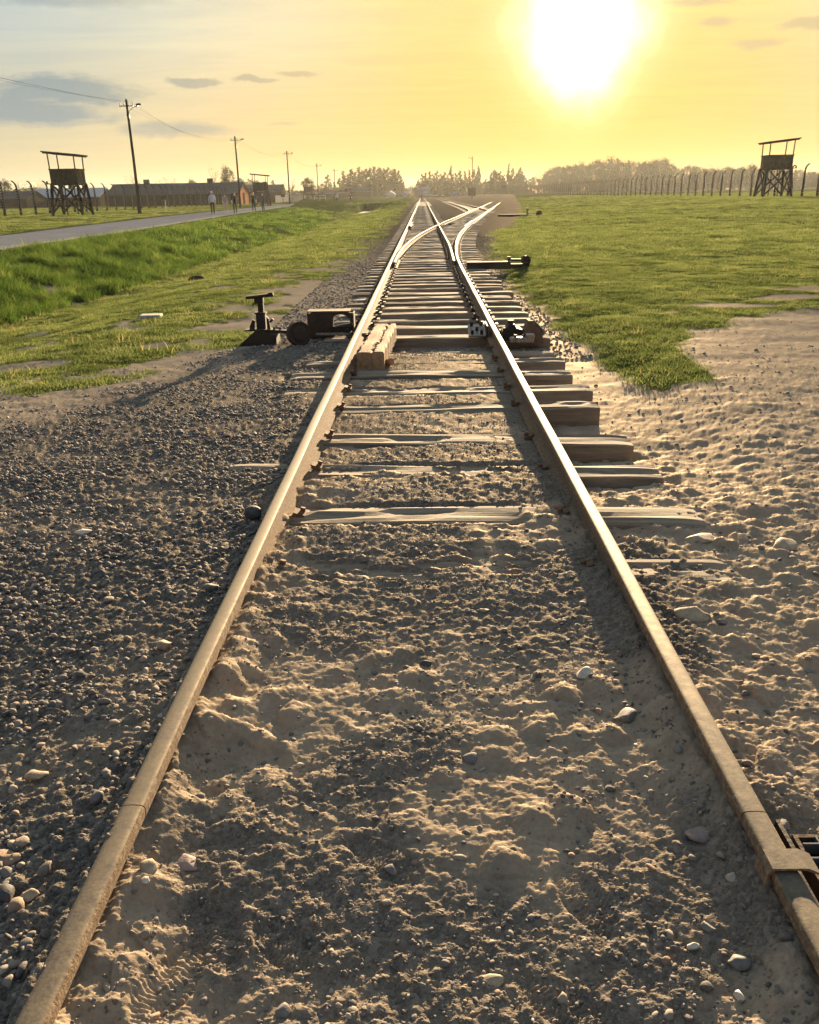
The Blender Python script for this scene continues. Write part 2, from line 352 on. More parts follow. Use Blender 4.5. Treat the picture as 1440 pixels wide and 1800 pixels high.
def micro(X, Y, g, s_):
    near = 1-ss(9, 20, Y)
    lump = fbm(X, Y*1.15, .34, 4, .55, 41)
    lump = lump*(1-.5*ss(3.5, 7, Y)); fl_ = fbm(X*.45, Y*1.3, .8, 3, .5, 44); lump = lump*(1-ss(6, 9, Y)*.7) + .9*fl_*ss(5, 9, Y)*s_; near2 = 1-.7*ss(3.0, 6.5, Y)
    inn_ = (np.abs(X) < .74); z = near*lump*(.0075+.0095*s_)*(1-.5*g)*np.where(inn_, .70, .9)
    d, r = worley(X, Y, .13, 51, True)
    z = z + near*near2*(1-g)*s_*.020*np.clip(1-d*1.9, 0, 1)**.8*(r > .52)*(.5+r)
    z = z + near*(1-g)*(.12+.33*(1-ss(6, 9, Y))+.55*near2-.55*.3*ss(6, 9, Y))*np.where(inn_, .72, .9)*(.0085*fbm(X, Y, .055, 4, .68, 61))
    d3, r3 = worley(X, Y, .058, 75, True)
    z = z + ss(2.2, 4, Y)*(1-ss(9, 13, Y))*(1-g)*.011*np.clip(1-d3*1.5, 0, 1)**.5*(r3 > .45)*(r3)*(1.05-s_)
    d2, r2 = worley(X, Y, .034, 71, True)
    z = z + (1-ss(4, 8, Y))*(1-g)*.0085*np.clip(1-d2*1.6, 0, 1)**.6*(r2 > .35)*(1.15-s_)
    # foot-dented sand beside the left rail
    b = ss(-.76, -.70, X)*(1-ss(-.60, -.30, X))*(1-ss(2.2, 3.8, Y))
    z = z + b*(.018+.028*fbm(X, Y, .17, 2, .5, 81))
    # shoe tread prints
    for (cx, cy, ang_, L, W, per) in ((-.50, 1.40, .5, .26, .11, .0125), (-.33, 1.37, 1.1, .20, .10, .011), (-.13, 1.62, .9, .24, .1, .012), (-.56, 1.27, -.3, .24, .11, .013), (.33, 1.50, .4, .25, .1, .012), (.25, 1.22, 1.0, .24, .1, .012)):
        u = (X-cx)*math.cos(ang_)+(Y-cy)*math.sin(ang_); v = -(X-cx)*math.sin(ang_)+(Y-cy)*math.cos(ang_)
        m_ = (1-ss(.75, 1.0, (u/W*2)**2*.9+(v/L*2)**2))
        z = z - m_*.008 + m_*.0028*np.sin(2*PI*(v+.012*np.abs(np.sin(u*70)))/per)
    rr = np.hypot(X+.385, Y-1.435); z = z + (1-ss(.035, .045, rr))*(.0022*np.sin(rr*2*PI/.0095)-.006)
    fl = np.zeros(np.shape(X))
    for (sy_, a0, a1, dz) in ((3.35, -.55, .45, .000), (4.0, -.68, .42, -.020), (4.77, -.60, .66, -.008), (4.77, .80, 1.45, -.05), (5.47, -.55, .1, -.006), (5.47, .8, 1.4, -.03), (6.36, -.6, .6, -.006), (7.0, -1.3, .6, -.010), (7.67, -1.3, .7, -.030), (8.32, -1.25, -.8, -.02)):
        k_ = (1-ss(.125, .150, np.abs(Y-sy_)+.02*vnoise(X*6, Y*6, 4)))*ss(a0-.08, a0+.05, X)*(1-ss(a1-.05, a1+.08, X)); k_ = k_*(1 if sy_ in (4.0, 7.67) else ss(-.30, -.02, fbm(X*.6, Y*2.2, .22, 3, .6, int(sy_*10))+(.12 if X.size and sy_ > 6.9 else -.05))); fl = np.maximum(fl, k_); z = z*(1-k_*.9) + k_*(dz-.020)
    z = z + g*.016*fbm(X, Y, .35, 3, .6, 91)*(1-ss(25, 50, Y))
    return z
def ground(X, Y):
    X = np.asarray(X, float); Y = np.asarray(Y, float)
    g, s_ = masks(X, Y); return macro(X, Y)+micro(X, Y, g, s_)
def gz(x, y): return float(ground(np.array([x]), np.array([y]))[0])
def mz(x, y): return float(macro(np.array([float(x)]), np.array([float(y)]))[0])

# ------------------------------------------------------------------ materials
def mat(name):
    m_ = bpy.data.materials.new(name); m_.use_nodes = True; m_.node_tree.nodes.clear(); return m_, NT(m_.node_tree)
def principled(t, color, rough=.85, metal=0.0, bump=None, bstr=.4, bdist=.01, spec=.3, extra=None):
    b = t.new('ShaderNodeBsdfPrincipled')
    for k, v in (('Base Color', color), ('Roughness', rough), ('Metallic', metal), ('Specular IOR Level', spec)):
        if hasattr(v, 'is_output'): t.l.new(v, b.inputs[k])
        else: b.inputs[k].default_value = (*v, 1) if isinstance(v, (tuple, list)) else v
    if bump is not None:
        bp = t.new('ShaderNodeBump', ins={'Strength': bstr, 'Distance': bdist, 'Height': bump}); t.l.new(bp.outputs[0], b.inputs['Normal'])
    if extra: extra(b)
    t.new('ShaderNodeOutputMaterial', ins={0: b.outputs[0]}); return b
def simple(name, col, rough=.85, metal=0.0, var=.25, scale=20.0, bstr=.3, bdist=.004, col2=None, spec=.3):
    m_, t = mat(name); c = t.new('ShaderNodeTexCoord').outputs['Object']
    n = t.noise(c, scale, 6, .62); c2 = col2 or tuple(k*(1-var) for k in col); c1 = tuple(min(1, k*(1+var*.6)) for k in col)
    colr = t.ramp(n, [(.3, c2), (.72, c1)])
    principled(t, colr, rough, metal, t.noise(c, scale*3, 5, .6), bstr, bdist, spec); return m_

def ground_material():
    m_, t = mat('ground_earth_gravel_turf')
    pos = t.new('ShaderNodeNewGeometry').outputs['Position']
    at = t.new('ShaderNodeAttribute', attribute_name='mask'); sp = t.new('ShaderNodeSeparateColor', ins={0: at.outputs['Color']})
    g, s_ = sp.outputs[0], sp.outputs[1]
    nb = t.noise(pos, 1.3, 5, .6); nf = t.noise(pos, 60, 4, .65); nm = t.noise(pos, 9, 5, .6)
    vor = t.new('ShaderNodeTexVoronoi', ins={'Vector': pos, 'Scale': 75.0}); vor2 = t.new('ShaderNodeTexVoronoi', ins={'Vector': pos, 'Scale': 190.0})
    sand = t.ramp(nm, [(.25, (.29, .22, .155)), (.55, (.40, .31, .215)), (.8, (.49, .385, .27))])
    sand = t.mix(t.ramp(nf, [(.35, .0), (.75, .5)]), sand, (.22, .18, .14))
    stone = t.ramp(t.new('ShaderNodeSeparateColor', ins={0: vor.outputs['Color']}).outputs[0],
                   [(0, (.048, .046, .046)), (.35, (.10, .092, .086)), (.6, (.165, .147, .13)), (.85, (.25, .215, .18)), (1, (.38, .33, .275))], 'CONSTANT')
    fine = t.ramp(t.new('ShaderNodeSeparateColor', ins={0: vor2.outputs['Color']}).outputs[0], [(0, (.055, .052, .048)), (.5, (.125, .112, .098)), (1, (.24, .21, .17))])
    grav = t.mix(t.ramp(nm, [(.4, .25), (.6, .75)]), fine, stone)
    grav = t.mix(t.ramp(nb, [(.44, 0.0), (.72, .45)]), grav, (.17, .142, .112))
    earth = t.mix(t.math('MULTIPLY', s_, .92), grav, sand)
    turf = t.ramp(nm, [(.25, (.035, .045, .012)), (.5, (.065, .085, .02)), (.8, (.11, .125, .035))])
    turf = t.mix(t.ramp(nb, [(.35, 0.0), (.75, .5)]), turf, (.14, .14, .045))
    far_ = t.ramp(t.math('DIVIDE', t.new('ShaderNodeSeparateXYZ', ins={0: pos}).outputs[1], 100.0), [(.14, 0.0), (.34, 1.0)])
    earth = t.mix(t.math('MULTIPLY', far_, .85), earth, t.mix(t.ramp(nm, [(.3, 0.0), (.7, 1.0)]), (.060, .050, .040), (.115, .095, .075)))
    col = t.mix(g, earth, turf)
    d1 = t.math('MULTIPLY', t.math('SUBTRACT', 1.0, vor.outputs['Distance']), 1.0)
    d2 = t.math('MULTIPLY', t.math('SUBTRACT', 1.0, vor2.outputs['Distance']), .5)
    rocky = t.math('MULTIPLY', t.math('ADD', d1, d2), t.math('SUBTRACT', 1.15, s_))
    h = t.math('ADD', rocky, t.math('ADD', t.math('MULTIPLY', nf, .9), t.math('MULTIPLY', t.noise(pos, 220, 3, .6), .35)))
    h = t.math('MULTIPLY', h, t.math('SUBTRACT', 1.0, t.math('MULTIPLY', far_, .9)))
    bp = t.new('ShaderNodeBump', ins={'Strength': .8, 'Distance': .006, 'Height': h})
    df = t.new('ShaderNodeBsdfDiffuse', ins={0: col, 1: .6}); t.l.new(bp.outputs[0], df.inputs['Normal']); gl = t.new('ShaderNodeBsdfGlossy', ins={'Color': (.55, .48, .38, 1), 'Roughness': .62}); t.l.new(bp.outputs[0], gl.inputs['Normal'])
    fr = t.new('ShaderNodeLayerWeight', ins={0: .35}).outputs['Facing']
    k = t.math('MULTIPLY', t.math('MULTIPLY', t.math('SUBTRACT', 1.0, g), t.math('SUBTRACT', 1.0, t.math('MULTIPLY', far_, .85))), t.math('MULTIPLY', t.math('POWER', fr, 2.5), .22))
    mx = t.new('ShaderNodeMixShader', ins={0: k, 1: df.outputs[0], 2: gl.outputs[0]}); t.new('ShaderNodeOutputMaterial', ins={0: mx.outputs[0]}); return m_

M = {}
M['ground'] = ground_material()
def stone_material():
    m_, t = mat('pebble_stone'); oi = t.new('ShaderNodeObjectInfo').outputs['Random']
    gm = t.new('ShaderNodeTexCoord').outputs['Object']
    c = t.ramp(oi, [(0, (.062, .060, .060)), (.2, (.105, .10, .095)), (.4, (.16, .14, .122)), (.58, (.23, .19, .155)), (.72, (.125, .122, .125)), (.84, (.31, .26, .21)), (.94, (.27, .18, .125)), (1, (.46, .41, .34))])
    n = t.noise(gm, 3.0, 5, .6); c = t.mix(t.ramp(n, [(.35, 0.0), (.75, .45)]), c, (.24, .19, .14))
    principled(t, c, .8, 0, t.noise(gm, 8, 5, .6), .3, .05, .3); return m_
M['pebble'] = stone_material()
def one_stone(name, c1, c2, rough=.75):
    m_, t = mat(name); gm = t.new('ShaderNodeTexCoord').outputs['Object']
    c = t.ramp(t.noise(gm, 45, 6, .65), [(.3, c1), (.7, c2)]); principled(t, c, rough, 0, t.noise(gm, 160, 5, .6), .5, .003, .35); return m_
M['stone_grey'] = one_stone('stone_grey', (.10, .095, .09), (.21, .19, .17))
M['stone_brown'] = one_stone('stone_brown', (.15, .10, .065), (.30, .20, .13))
M['stone_white'] = one_stone('stone_white', (.38, .34, .28), (.62, .57, .48))
M['stone_dark'] = one_stone('stone_dark', (.035, .033, .035), (.08, .075, .075))
M['stone_sand'] = one_stone('stone_sandy', (.24, .18, .12), (.40, .31, .21))
M['stone_pink'] = one_stone('stone_pinkish', (.17, .13, .12), (.30, .235, .21))

def rail_material():
    m_, t = mat('rail_steel'); geo = t.new('ShaderNodeNewGeometry'); pos = geo.outputs['Position']
    nz = t.new('ShaderNodeSeparateXYZ', ins={0: geo.outputs['Normal']}).outputs[2]
    pz = t.new('ShaderNodeSeparateXYZ', ins={0: pos})
    top = t.math('MULTIPLY', t.ramp(nz, [(.72, 0.0), (.9, 1.0)]), t.math('GREATER_THAN', pz.outputs[2], .120))
    n = t.noise(pos, 28, 7, .65); nf = t.noise(pos, 170, 4, .6); nl = t.noise(pos, 3, 4, .6)
    side = t.ramp(t.noise(pos, 70, 6, .7), [(.3, (.075, .048, .030)), (.5, (.17, .115, .070)), (.72, (.33, .25, .155))])
    steel = t.ramp(n, [(.3, (.19, .155, .10)), (.55, (.27, .225, .145)), (.75, (.34, .29, .19))])
    col = t.mix(top, side, steel)
    # dust lies thickest on the stretch where people walk, close to the camera
    dust = t.math('MULTIPLY', t.ramp(t.math('ADD', n, t.math('MULTIPLY', nl, .5)), [(.45, .35), (.85, 1.0)]), t.ramp(t.math('DIVIDE', pz.outputs[1], 12.0), [(.10, 1.0), (.20, .75), (.6, .55)]))
    stain = t.ramp(t.noise(pos, 95, 5, .7), [(.35, (.085, .072, .060)), (.6, (.145, .122, .098)), (.8, (.21, .18, .145))])
    col = t.mix(t.math('MULTIPLY', top, dust), col, stain)
    metal = t.math('MULTIPLY', top, t.math('SUBTRACT', .95, t.math('MULTIPLY', dust, .45)))
    rough = t.math('ADD', t.math('MULTIPLY', top, -.29), t.math('ADD', .88, t.math('MULTIPLY', dust, .22)))
    principled(t, col, rough, metal, t.math('ADD', t.math('MULTIPLY', n, .5), nf), t.math('SUBTRACT', .75, t.math('MULTIPLY', top, .62)), .003, .4); return m_
M['rail'] = rail_material()
M['rust'] = simple('rusty_iron', (.060, .036, .024), .75, .25, .45, 30, .5, .004, spec=.35)
M['rust_dark'] = simple('dark_rusty_iron', (.030, .022, .018), .7, .3, .45, 40, .5, .004, spec=.35)
M['rust_light'] = simple('brown_rust', (.17, .105, .065), .85, .1, .4, 25, .5, .004)
M['plate'] = simple('weathered_plate', (.36, .33, .29), .5, .55, .5, 40, .4, .003, col2=(.10, .07, .05))
def wood(name, c1, c2, c3, axis=0, sc=1.0, bstr=.7):
    m_, t = mat(name); c = t.new('ShaderNodeTexCoord').outputs['Object']; oi = t.new('ShaderNodeObjectInfo').outputs['Random']
    scl = [14.0*sc]*3; scl[axis] = 1.1*sc; off = t.new('ShaderNodeCombineXYZ', ins={0: t.math('MULTIPLY', oi, 31.0), 1: t.math('MULTIPLY', oi, 17.0), 2: 0.0})
    mp_ = t.new('ShaderNodeMapping', ins={0: c, 'Scale': tuple(scl), 'Location': off.outputs[0]}).outputs[0]
    n = t.noise(mp_, 1.6, 8, .68, .5); n2 = t.noise(mp_, 7.0, 5, .7); nn = t.noise(c, 5.0, 4, .6)
    col = t.ramp(n, [(.25, c1), (.5, c2), (.75, c3)]); col = t.mix(t.ramp(nn, [(.45, 0.0), (.75, .5)]), col, tuple(k*.7+.08 for k in c2))
    crk = t.ramp(n2, [(.30, 1.0), (.40, 0.0)]); col = t.mix(t.math('MULTIPLY', crk, .75), col, tuple(k*.35 for k in c1)); col = t.mix(t.math('MULTIPLY', oi, .35), col, c1)
    principled(t, col, .9, 0, t.math('ADD', n, t.math('MULTIPLY', n2, .5)), bstr, .012, .2); return m_
M['sleeper'] = wood('old_sleeper_wood', (.11, .088, .064), (.26, .205, .145), (.43, .345, .245), sc=1.3, bstr=.35)
M['beam'] = wood('weathered_orange_beam', (.17, .10, .045), (.40, .25, .13), (.56, .39, .22), axis=1)
M['dark_wood'] = wood('tarred_timber', (.012, .011, .012), (.028, .024, .022), (.055, .046, .04), axis=2, sc=.6)
M['pole_wood'] = wood('pole_timber', (.016, .014, .014), (.035, .029, .026), (.07, .055, .045), axis=2, sc=.5)
M['concrete_post'] = simple('aged_concrete', (.042, .036, .033), .9, 0, .4, 8, .4, .01)
M['concrete_pale'] = simple('pale_concrete', (.46, .43, .37), .9, 0, .3, 10, .3, .006)
M['earth_dark'] = simple('dark_earth', (.06, .048, .036), 1.0, 0, .4, 25, .6, .01, spec=0)
M['porcelain'] = simple('porcelain_insulator', (.72, .70, .66), .3, 0, .1)
M['wire'] = simple('iron_wire', (.03, .028, .026), 1.0, 0, .2, spec=0.0)
M['road'] = None
M['metal_grey'] = simple('grey_painted_metal', (.10, .105, .11), .5, .3, .2)
M['black'] = simple('black_paint', (.012, .012, .013), .6, 0, .2)

def leafmat(name, c1, c2, c3, tr=.55, scale=.4):
    m_, t = mat(name); oi = t.new('ShaderNodeObjectInfo').outputs['Random']; pos = t.new('ShaderNodeNewGeometry').outputs['Position']
    n = t.noise(pos, scale, 4, .6); f = t.math('ADD', t.math('MULTIPLY', n, .75), t.math('MULTIPLY', oi, .3))
    col = t.ramp(f, [(.3, c1), (.52, c2), (.8, c3)])
    d = t.new('ShaderNodeBsdfDiffuse', ins={0: col}); tl = t.new('ShaderNodeBsdfTranslucent', ins={0: t.mix(1.0, col, (1.12, 1.1, .85), 'MULTIPLY')})
    mx = t.new('ShaderNodeMixShader', ins={0: tr, 1: d.outputs[0], 2: tl.outputs[0]}); t.new('ShaderNodeOutputMaterial', ins={0: mx.outputs[0]}); return m_
M['grass'] = leafmat('turf_blades', (.055, .076, .026), (.125, .160, .058), (.27, .290, .130), .44, 1.1)
M['grass_tall'] = leafmat('long_grass_blades', (.022, .048, .012), (.065, .115, .024), (.18, .22, .065), .5, 1.5)
M['leaf_poplar'] = leafmat('poplar_leaves', (.016, .024, .012), (.026, .036, .017), (.042, .052, .024), .0, .12)
M['leaf_wood'] = leafmat('woodland_leaves', (.016, .026, .014), (.028, .042, .021), (.055, .070, .032), .02, .06)
M['leaf_bare'] = leafmat('budding_twigs', (.06, .045, .03), (.09, .07, .045), (.13, .10, .06), .2, .2)
M['bark'] = simple('bark', (.055, .042, .033), .95, 0, .4, 3, .5, .03)

# ------------------------------------------------------------------ ground sheet
def build_ground():
    v = []
    Yc = 0.35
    inv = np.arange(1/(Yc+.62), 1/(46+.62), -1/1.54/(1480*.569)*1.0)   # about one row a pixel
    Ys = 1/inv - .62
    Ys = np.concatenate([[-30, -12, -5, -2, -1, -.5, -.1, .1, .25], Ys, np.arange(46.5, 148.5, 1.8), [149.0, 149.6, 150.3, 151], np.arange(154, 260, 6.0), np.geomspace(265, 1500, 26)])
    Ys = np.sort(Ys)
    a = np.radians(31); t_in = np.linspace(-math.tan(a), math.tan(a), 900)
    out = np.tan(a)+np.geomspace(.01, 6.0, 55)
    T = np.concatenate([-out[::-1], t_in, out])
    XX = T[None, :]*(np.maximum(Ys, -.3)[:, None]+1.15); XX = XX + 0*XX
    wide = np.clip((Ys[:, None] < 0)*1.0, 0, 1)
    YY = np.repeat(Ys[:, None], len(T), 1)
    g, s_ = masks(XX, YY); Z = macro(XX, YY)+micro(XX, YY, g, s_)
    V = np.stack([XX, YY, Z], -1).reshape(-1, 3)
    nr, nc = XX.shape; idx = np.arange(nr*nc).reshape(nr, nc)
    F = np.stack([idx[:-1, :-1], idx[:-1, 1:], idx[1:, 1:], idx[1:, :-1]], -1).reshape(-1, 4)
    me = npmesh('ground', V, F, [M['ground']], True)
    ca = me.color_attributes.new('mask', 'FLOAT_COLOR', 'POINT')
    c = np.zeros((nr*nc, 4), np.float32); c[:, 0] = g.ravel(); c[:, 1] = s_.ravel(); c[:, 3] = 1; ca.data.foreach_set('color', c.ravel())
    o = link('ground', me); tag(o, 'trodden sandy earth, gravel and mown turf around the railway track', kind='structure')
    print('ground', nr, nc, len(F))
build_ground()
mb = MB(); mb.add([(-1500, -200, -.9), (1500, -200, -.9), (1500, 1500, -.9), (-1500, 1500, -.9)], [(0, 1, 2, 3)])
o = mb.build('terrain', M['grass_base'] if 'grass_base' in M else simple('distant_turf', (.06, .075, .02), .95)); tag(o, 'flat grassland stretching away beyond the tracks', kind='structure')

# road ribbon
def road_material():
    m_, t = mat('asphalt_path'); pos = t.new('ShaderNodeNewGeometry').outputs['Position']; u = t.new('ShaderNodeAttribute', attribute_name='across').outputs['Fac']
    n = t.noise(pos, 1.2, 6, .65); nf = t.noise(pos, 22, 4, .7)
    col = t.ramp(t.math('ADD', t.math('MULTIPLY', n, .6), t.math('MULTIPLY', nf, .4)), [(.3, (.20, .20, .21)), (.55, (.30, .29, .29)), (.75, (.40, .38, .36))])
    edge = t.ramp(t.math('ADD', u, t.math('MULTIPLY', t.math('SUBTRACT', t.noise(pos, 1.8, 5, .7), .5), .35)), [(.0, 1.0), (.10, .9), (.2, 0.0)])
    col = t.mix(edge, col, (.50, .44, .34)); t.new('ShaderNodeOutputMaterial', ins={0: t.new('ShaderNodeBsdfDiffuse', ins={0: col, 1: .5}).outputs[0]}); return m_
M['road'] = road_material()
def build_road():
    Ys = np.concatenate([np.arange(0, 120, 1.0), np.arange(120, 330, 5.0)]); K = 9; V = []; U = []
    for y in Ys:
        a, b = float(road_near(y)), float(road_far(y))
        for k in range(K):
            f = k/(K-1); wv = .18*math.sin(y*.7+1)+.1*math.sin(y*1.9) if k == 0 else 0
            zc = .225+.035*(1-(2*f-1)**2)-(.10 if k in (0, K-1) else 0)
            V.append((a+(b-a)*f+wv, y, zc + (.35*float(ss(250, 420, np.array(y)))))); U.append(f)
    n = len(Ys); idx = np.arange(n*K).reshape(n, K)
    F = np.stack([idx[:-1, :-1], idx[1:, :-1], idx[1:, 1:], idx[:-1, 1:]], -1).reshape(-1, 4)
    me = npmesh('footpath', V, F, [M['road']], True); at = me.attributes.new('across', 'FLOAT', 'POINT'); at.data.foreach_set('value', np.array(U, np.float32))
    tag(link('footpath', me), 'grey asphalt path with a pale sandy edge along the embankment', kind='structure')
build_road()

# ------------------------------------------------------------------ GN scatter
def scatter(name, protos, pts, rot, scl, idx, mats, label, kind='stuff'):
    """protos: list of (V,F[,mat index]); they live in the same mesh and are split off, instanced on the loose points and never drawn themselves"""
    V = []; E = []; Fs = []; pid = []; mi = []
    for k, pr in enumerate(protos):
        b = len(V); V += [tuple(map(float, q)) for q in pr[0]]; Fs += [tuple(b+i for i in f) for f in pr[1]]; pid += [k]*len(pr[0]); mi += [pr[2] if len(pr) > 2 else 0]*len(pr[1])
    npro = len(V); n = len(pts)
    me = bpy.data.meshes.new(name); me.from_pydata(V+[tuple(p) for p in np.asarray(pts, float).tolist()], [], Fs)
    me.polygons.foreach_set('material_index', mi); me.polygons.foreach_set('use_smooth', [True]*len(Fs))
    for mt in mats: me.materials.append(mt)
    tot = npro+n
    def attr(nm, ty, arr, key):
        at = me.attributes.new(nm, ty, 'POINT'); at.data.foreach_set(key, np.ascontiguousarray(arr, np.float32 if ty != 'INT' else np.int32).ravel())
    attr('pid', 'INT', np.concatenate([np.array(pid), np.full(n, 99)]), 'value')
    attr('pick', 'INT', np.concatenate([np.zeros(npro), idx]), 'value')
    attr('irot', 'FLOAT_VECTOR', np.concatenate([np.zeros((npro, 3)), rot]), 'vector')
    attr('iscl', 'FLOAT_VECTOR', np.concatenate([np.ones((npro, 3)), scl]), 'vector')
    ob = link(name, me); tag(ob, label, kind=kind)
    ng = bpy.data.node_groups.new(name, 'GeometryNodeTree')
    ng.interface.new_socket('Geometry', in_out='INPUT', socket_type='NodeSocketGeometry'); ng.interface.new_socket('Geometry', in_out='OUTPUT', socket_type='NodeSocketGeometry')
    t = NT(ng); gi = t.new('NodeGroupInput'); go = t.new('NodeGroupOutput')
    def named(nm, ty):
        q = t.new('GeometryNodeInputNamedAttribute', data_type=ty); q.inputs[0].default_value = nm
        return [x for x in q.outputs if x.enabled and x.name == 'Attribute'][0]
    def eq(k):
        c = t.new('FunctionNodeCompare', data_type='INT', operation='EQUAL'); ia = [i for i in c.inputs if i.enabled]
        t.l.new(named('pid', 'INT'), ia[0]); ia[1].default_value = k; return c.outputs[0]
    g2i = t.new('GeometryNodeGeometryToInstance')
    for k in range(len(protos)-1, -1, -1):
        sg = t.new('GeometryNodeSeparateGeometry', domain='POINT'); t.l.new(gi.outputs[0], sg.inputs[0]); t.l.new(eq(k), sg.inputs[1]); t.l.new(sg.outputs[0], g2i.inputs[0])
    sp = t.new('GeometryNodeSeparateGeometry', domain='POINT'); t.l.new(gi.outputs[0], sp.inputs[0]); t.l.new(eq(99), sp.inputs[1])
    ip = t.new('GeometryNodeInstanceOnPoints'); t.l.new(sp.outputs[0], ip.inputs['Points']); t.l.new(g2i.outputs[0], ip.inputs['Instance'])
    ip.inputs['Pick Instance'].default_value = True; t.l.new(named('pick', 'INT'), ip.inputs['Instance Index'])
    e2r = t.new('FunctionNodeEulerToRotation'); t.l.new(named('irot', 'FLOAT_VECTOR'), e2r.inputs[0]); t.l.new(e2r.outputs[0], ip.inputs['Rotation'])
    t.l.new(named('iscl', 'FLOAT_VECTOR'), ip.inputs['Scale']); t.l.new(ip.outputs[0], go.inputs[0])
    mo = ob.modifiers.new('scatter', 'NODES'); mo.node_group = ng
    return ob

def ico(sub):
    import bmesh
    bm = bmesh.new(); bmesh.ops.create_icosphere(bm, subdivisions=sub, radius=1.0)
    V = np.array([v.co[:] for v in bm.verts]); F = [tuple(v.index for v in f.verts) for f in bm.faces]; bm.free(); return V, F
ICO2 = ico(2); ICO3 = ico(3)
def stone_shape(seed, base=ICO2, ang=.0, flat=.6):
    r = np.random.default_rng(seed); V = base[0].copy()
    for k in range(10):
        d = r.normal(size=3); d /= np.linalg.norm(d); c = r.uniform(.5, .85); pr = V@d; V = V - np.outer(np.maximum(pr-c, 0)*(.55+ang*.4), d)
    for k in range(3):
        d = r.normal(size=3)*1.6; ph = r.uniform(0, 6); V = V*(1+.07*np.sin(V@d+ph))[:, None]
    V *= np.array([r.uniform(.85, 1.25), r.uniform(.65, 1.0), flat*r.uniform(.8, 1.2)]); return V, base[1]
stone_protos = [stone_shape(100+k, ICO2, ang=(.3, .9, 1.2)[k % 3], flat=.55+.12*(k % 2)) for k in range(8)]

def wedge(n, y0, y1, power, xl, xr):
    """random points, denser near the camera"""
    u = RNG.random(n); Y = (y0**power + u*(y1**power-y0**power))**(1/power); X = xl(Y)+RNG.random(n)*(xr(Y)-xl(Y)); return X, Y
PX = []; PY = []; PS = []
def addp(n, y0, y1, pw, xl, xr, smin, smax, keep=None):
    X, Y = wedge(n, y0, y1, pw, xl, xr); s = smin*(smax/smin)**(RNG.random(n)**2.2)
    if keep is not None:
        k = RNG.random(n) < keep(X, Y); X, Y, s = X[k], Y[k], s[k]
    PX.append(X); PY.append(Y); PS.append(s)
nk = lambda X, Y: np.clip(.55+fbm(X, Y, .5, 3, .5, 201)*1.6, .08, 1)
def keepL(X, Y):
    g, s_ = masks(X, Y); return nk(X, Y)*(1-g)*(1-.85*s_)*(.45+.55*ss(.8, 1.1, -X))
addp(52000, .7, 10, .6, lambda Y: -(Y*.66+1.2), lambda Y: np.full_like(Y, -.80), .0032, .014, keepL)
addp(9000, .7, 5, .5, lambda Y: -(Y*.66+1.2), lambda Y: np.full_like(Y, -.80), .008, .021, keepL)
addp(26000, 3, 9.5, .8, lambda Y: -(Y*.50+1.2), lambda Y: np.full_like(Y, -.80), .009, .020, keepL)
addp(60000, .7, 9.5, .7, lambda Y: np.full_like(Y, -.71), lambda Y: np.full_like(Y, .71), .0022, .0085, lambda X, Y: nk(X, Y)*(1-.45*masks(X, Y)[1]))
addp(450, .7, 6, .7, lambda Y: np.full_like(Y, -.69), lambda Y: np.full_like(Y, .69), .009, .018)
addp(16000, .7, 12, .6, lambda Y: np.full_like(Y, .82), lambda Y: Y*.66+1.2, .003, .011, lambda X, Y: nk(X, Y)*(1-masks(X, Y)[0])*(.45+.4*ss(3, 8, Y)))
addp(700, .7, 9, .7, lambda Y: np.full_like(Y, .85), lambda Y: Y*.66+1.0, .010, .024, lambda X, Y: (1-masks(X, Y)[0]))
# ballast verges further on
addp(22000, 9, 34, .35, lambda Y: np.full_like(Y, -2.0), lambda Y: I(Y, GR_Y, GR_X), .012, .030, lambda X, Y: (1-masks(X, Y)[0])*(1-ss(-.2, .0, .8-np.abs(X))*.6)*.85)
PX = np.concatenate(PX); PY = np.concatenate(PY); PS = np.concatenate(PS)
k = ~((np.abs(PX-1.02) < .2) & (np.abs(PY-1.26) < .37)); PX, PY, PS = PX[k], PY[k], PS[k]
PZ = ground(PX, PY)+PS*.12
n = len(PX)
scatter('gravel', stone_protos, np.stack([PX, PY, PZ], 1), np.stack([RNG.normal(0, .35, n), RNG.normal(0, .35, n), RNG.random(n)*6.28], 1),
        PS[:, None]*RNG.uniform(.8, 1.2, (n, 3)), RNG.integers(0, 8, n), [M['pebble']], 'loose grey and brown gravel and pebbles strewn around the rails')

# ------------------------------------------------------------------ grass
def tuft(seed, nb, h, wdt, spread, lean=.5, seg=3):
    r = np.random.default_rng(seed); V = []; F = []
    for i in range(nb):
        a = r.random()*6.28; rad = spread*math.sqrt(r.random()); bx, by = rad*math.cos(a), rad*math.sin(a); d = r.random()*6.28; le = lean*r.uniform(.2, 1.1); hh = h*r.uniform(.45, 1.1)
        fx, fy = math.cos(d), math.sin(d); qa = r.random()*6.28; qx, qy = math.cos(qa), math.sin(qa); b = len(V)
        for s_ in range(seg+1):
            f = s_/seg; ww = wdt*(1-f)**.7*.5 if s_ < seg else wdt*.05; cx = bx+fx*le*hh*f*f; cy = by+fy*le*hh*f*f; cz = hh*f*(1-.25*le*f)
            V += [(cx-qx*ww, cy-qy*ww, cz), (cx+qx*ww, cy+qy*ww, cz)]
        F += [(b+2*s_, b+2*s_+1, b+2*s_+3, b+2*s_+2) for s_ in range(seg)]
    return V, F
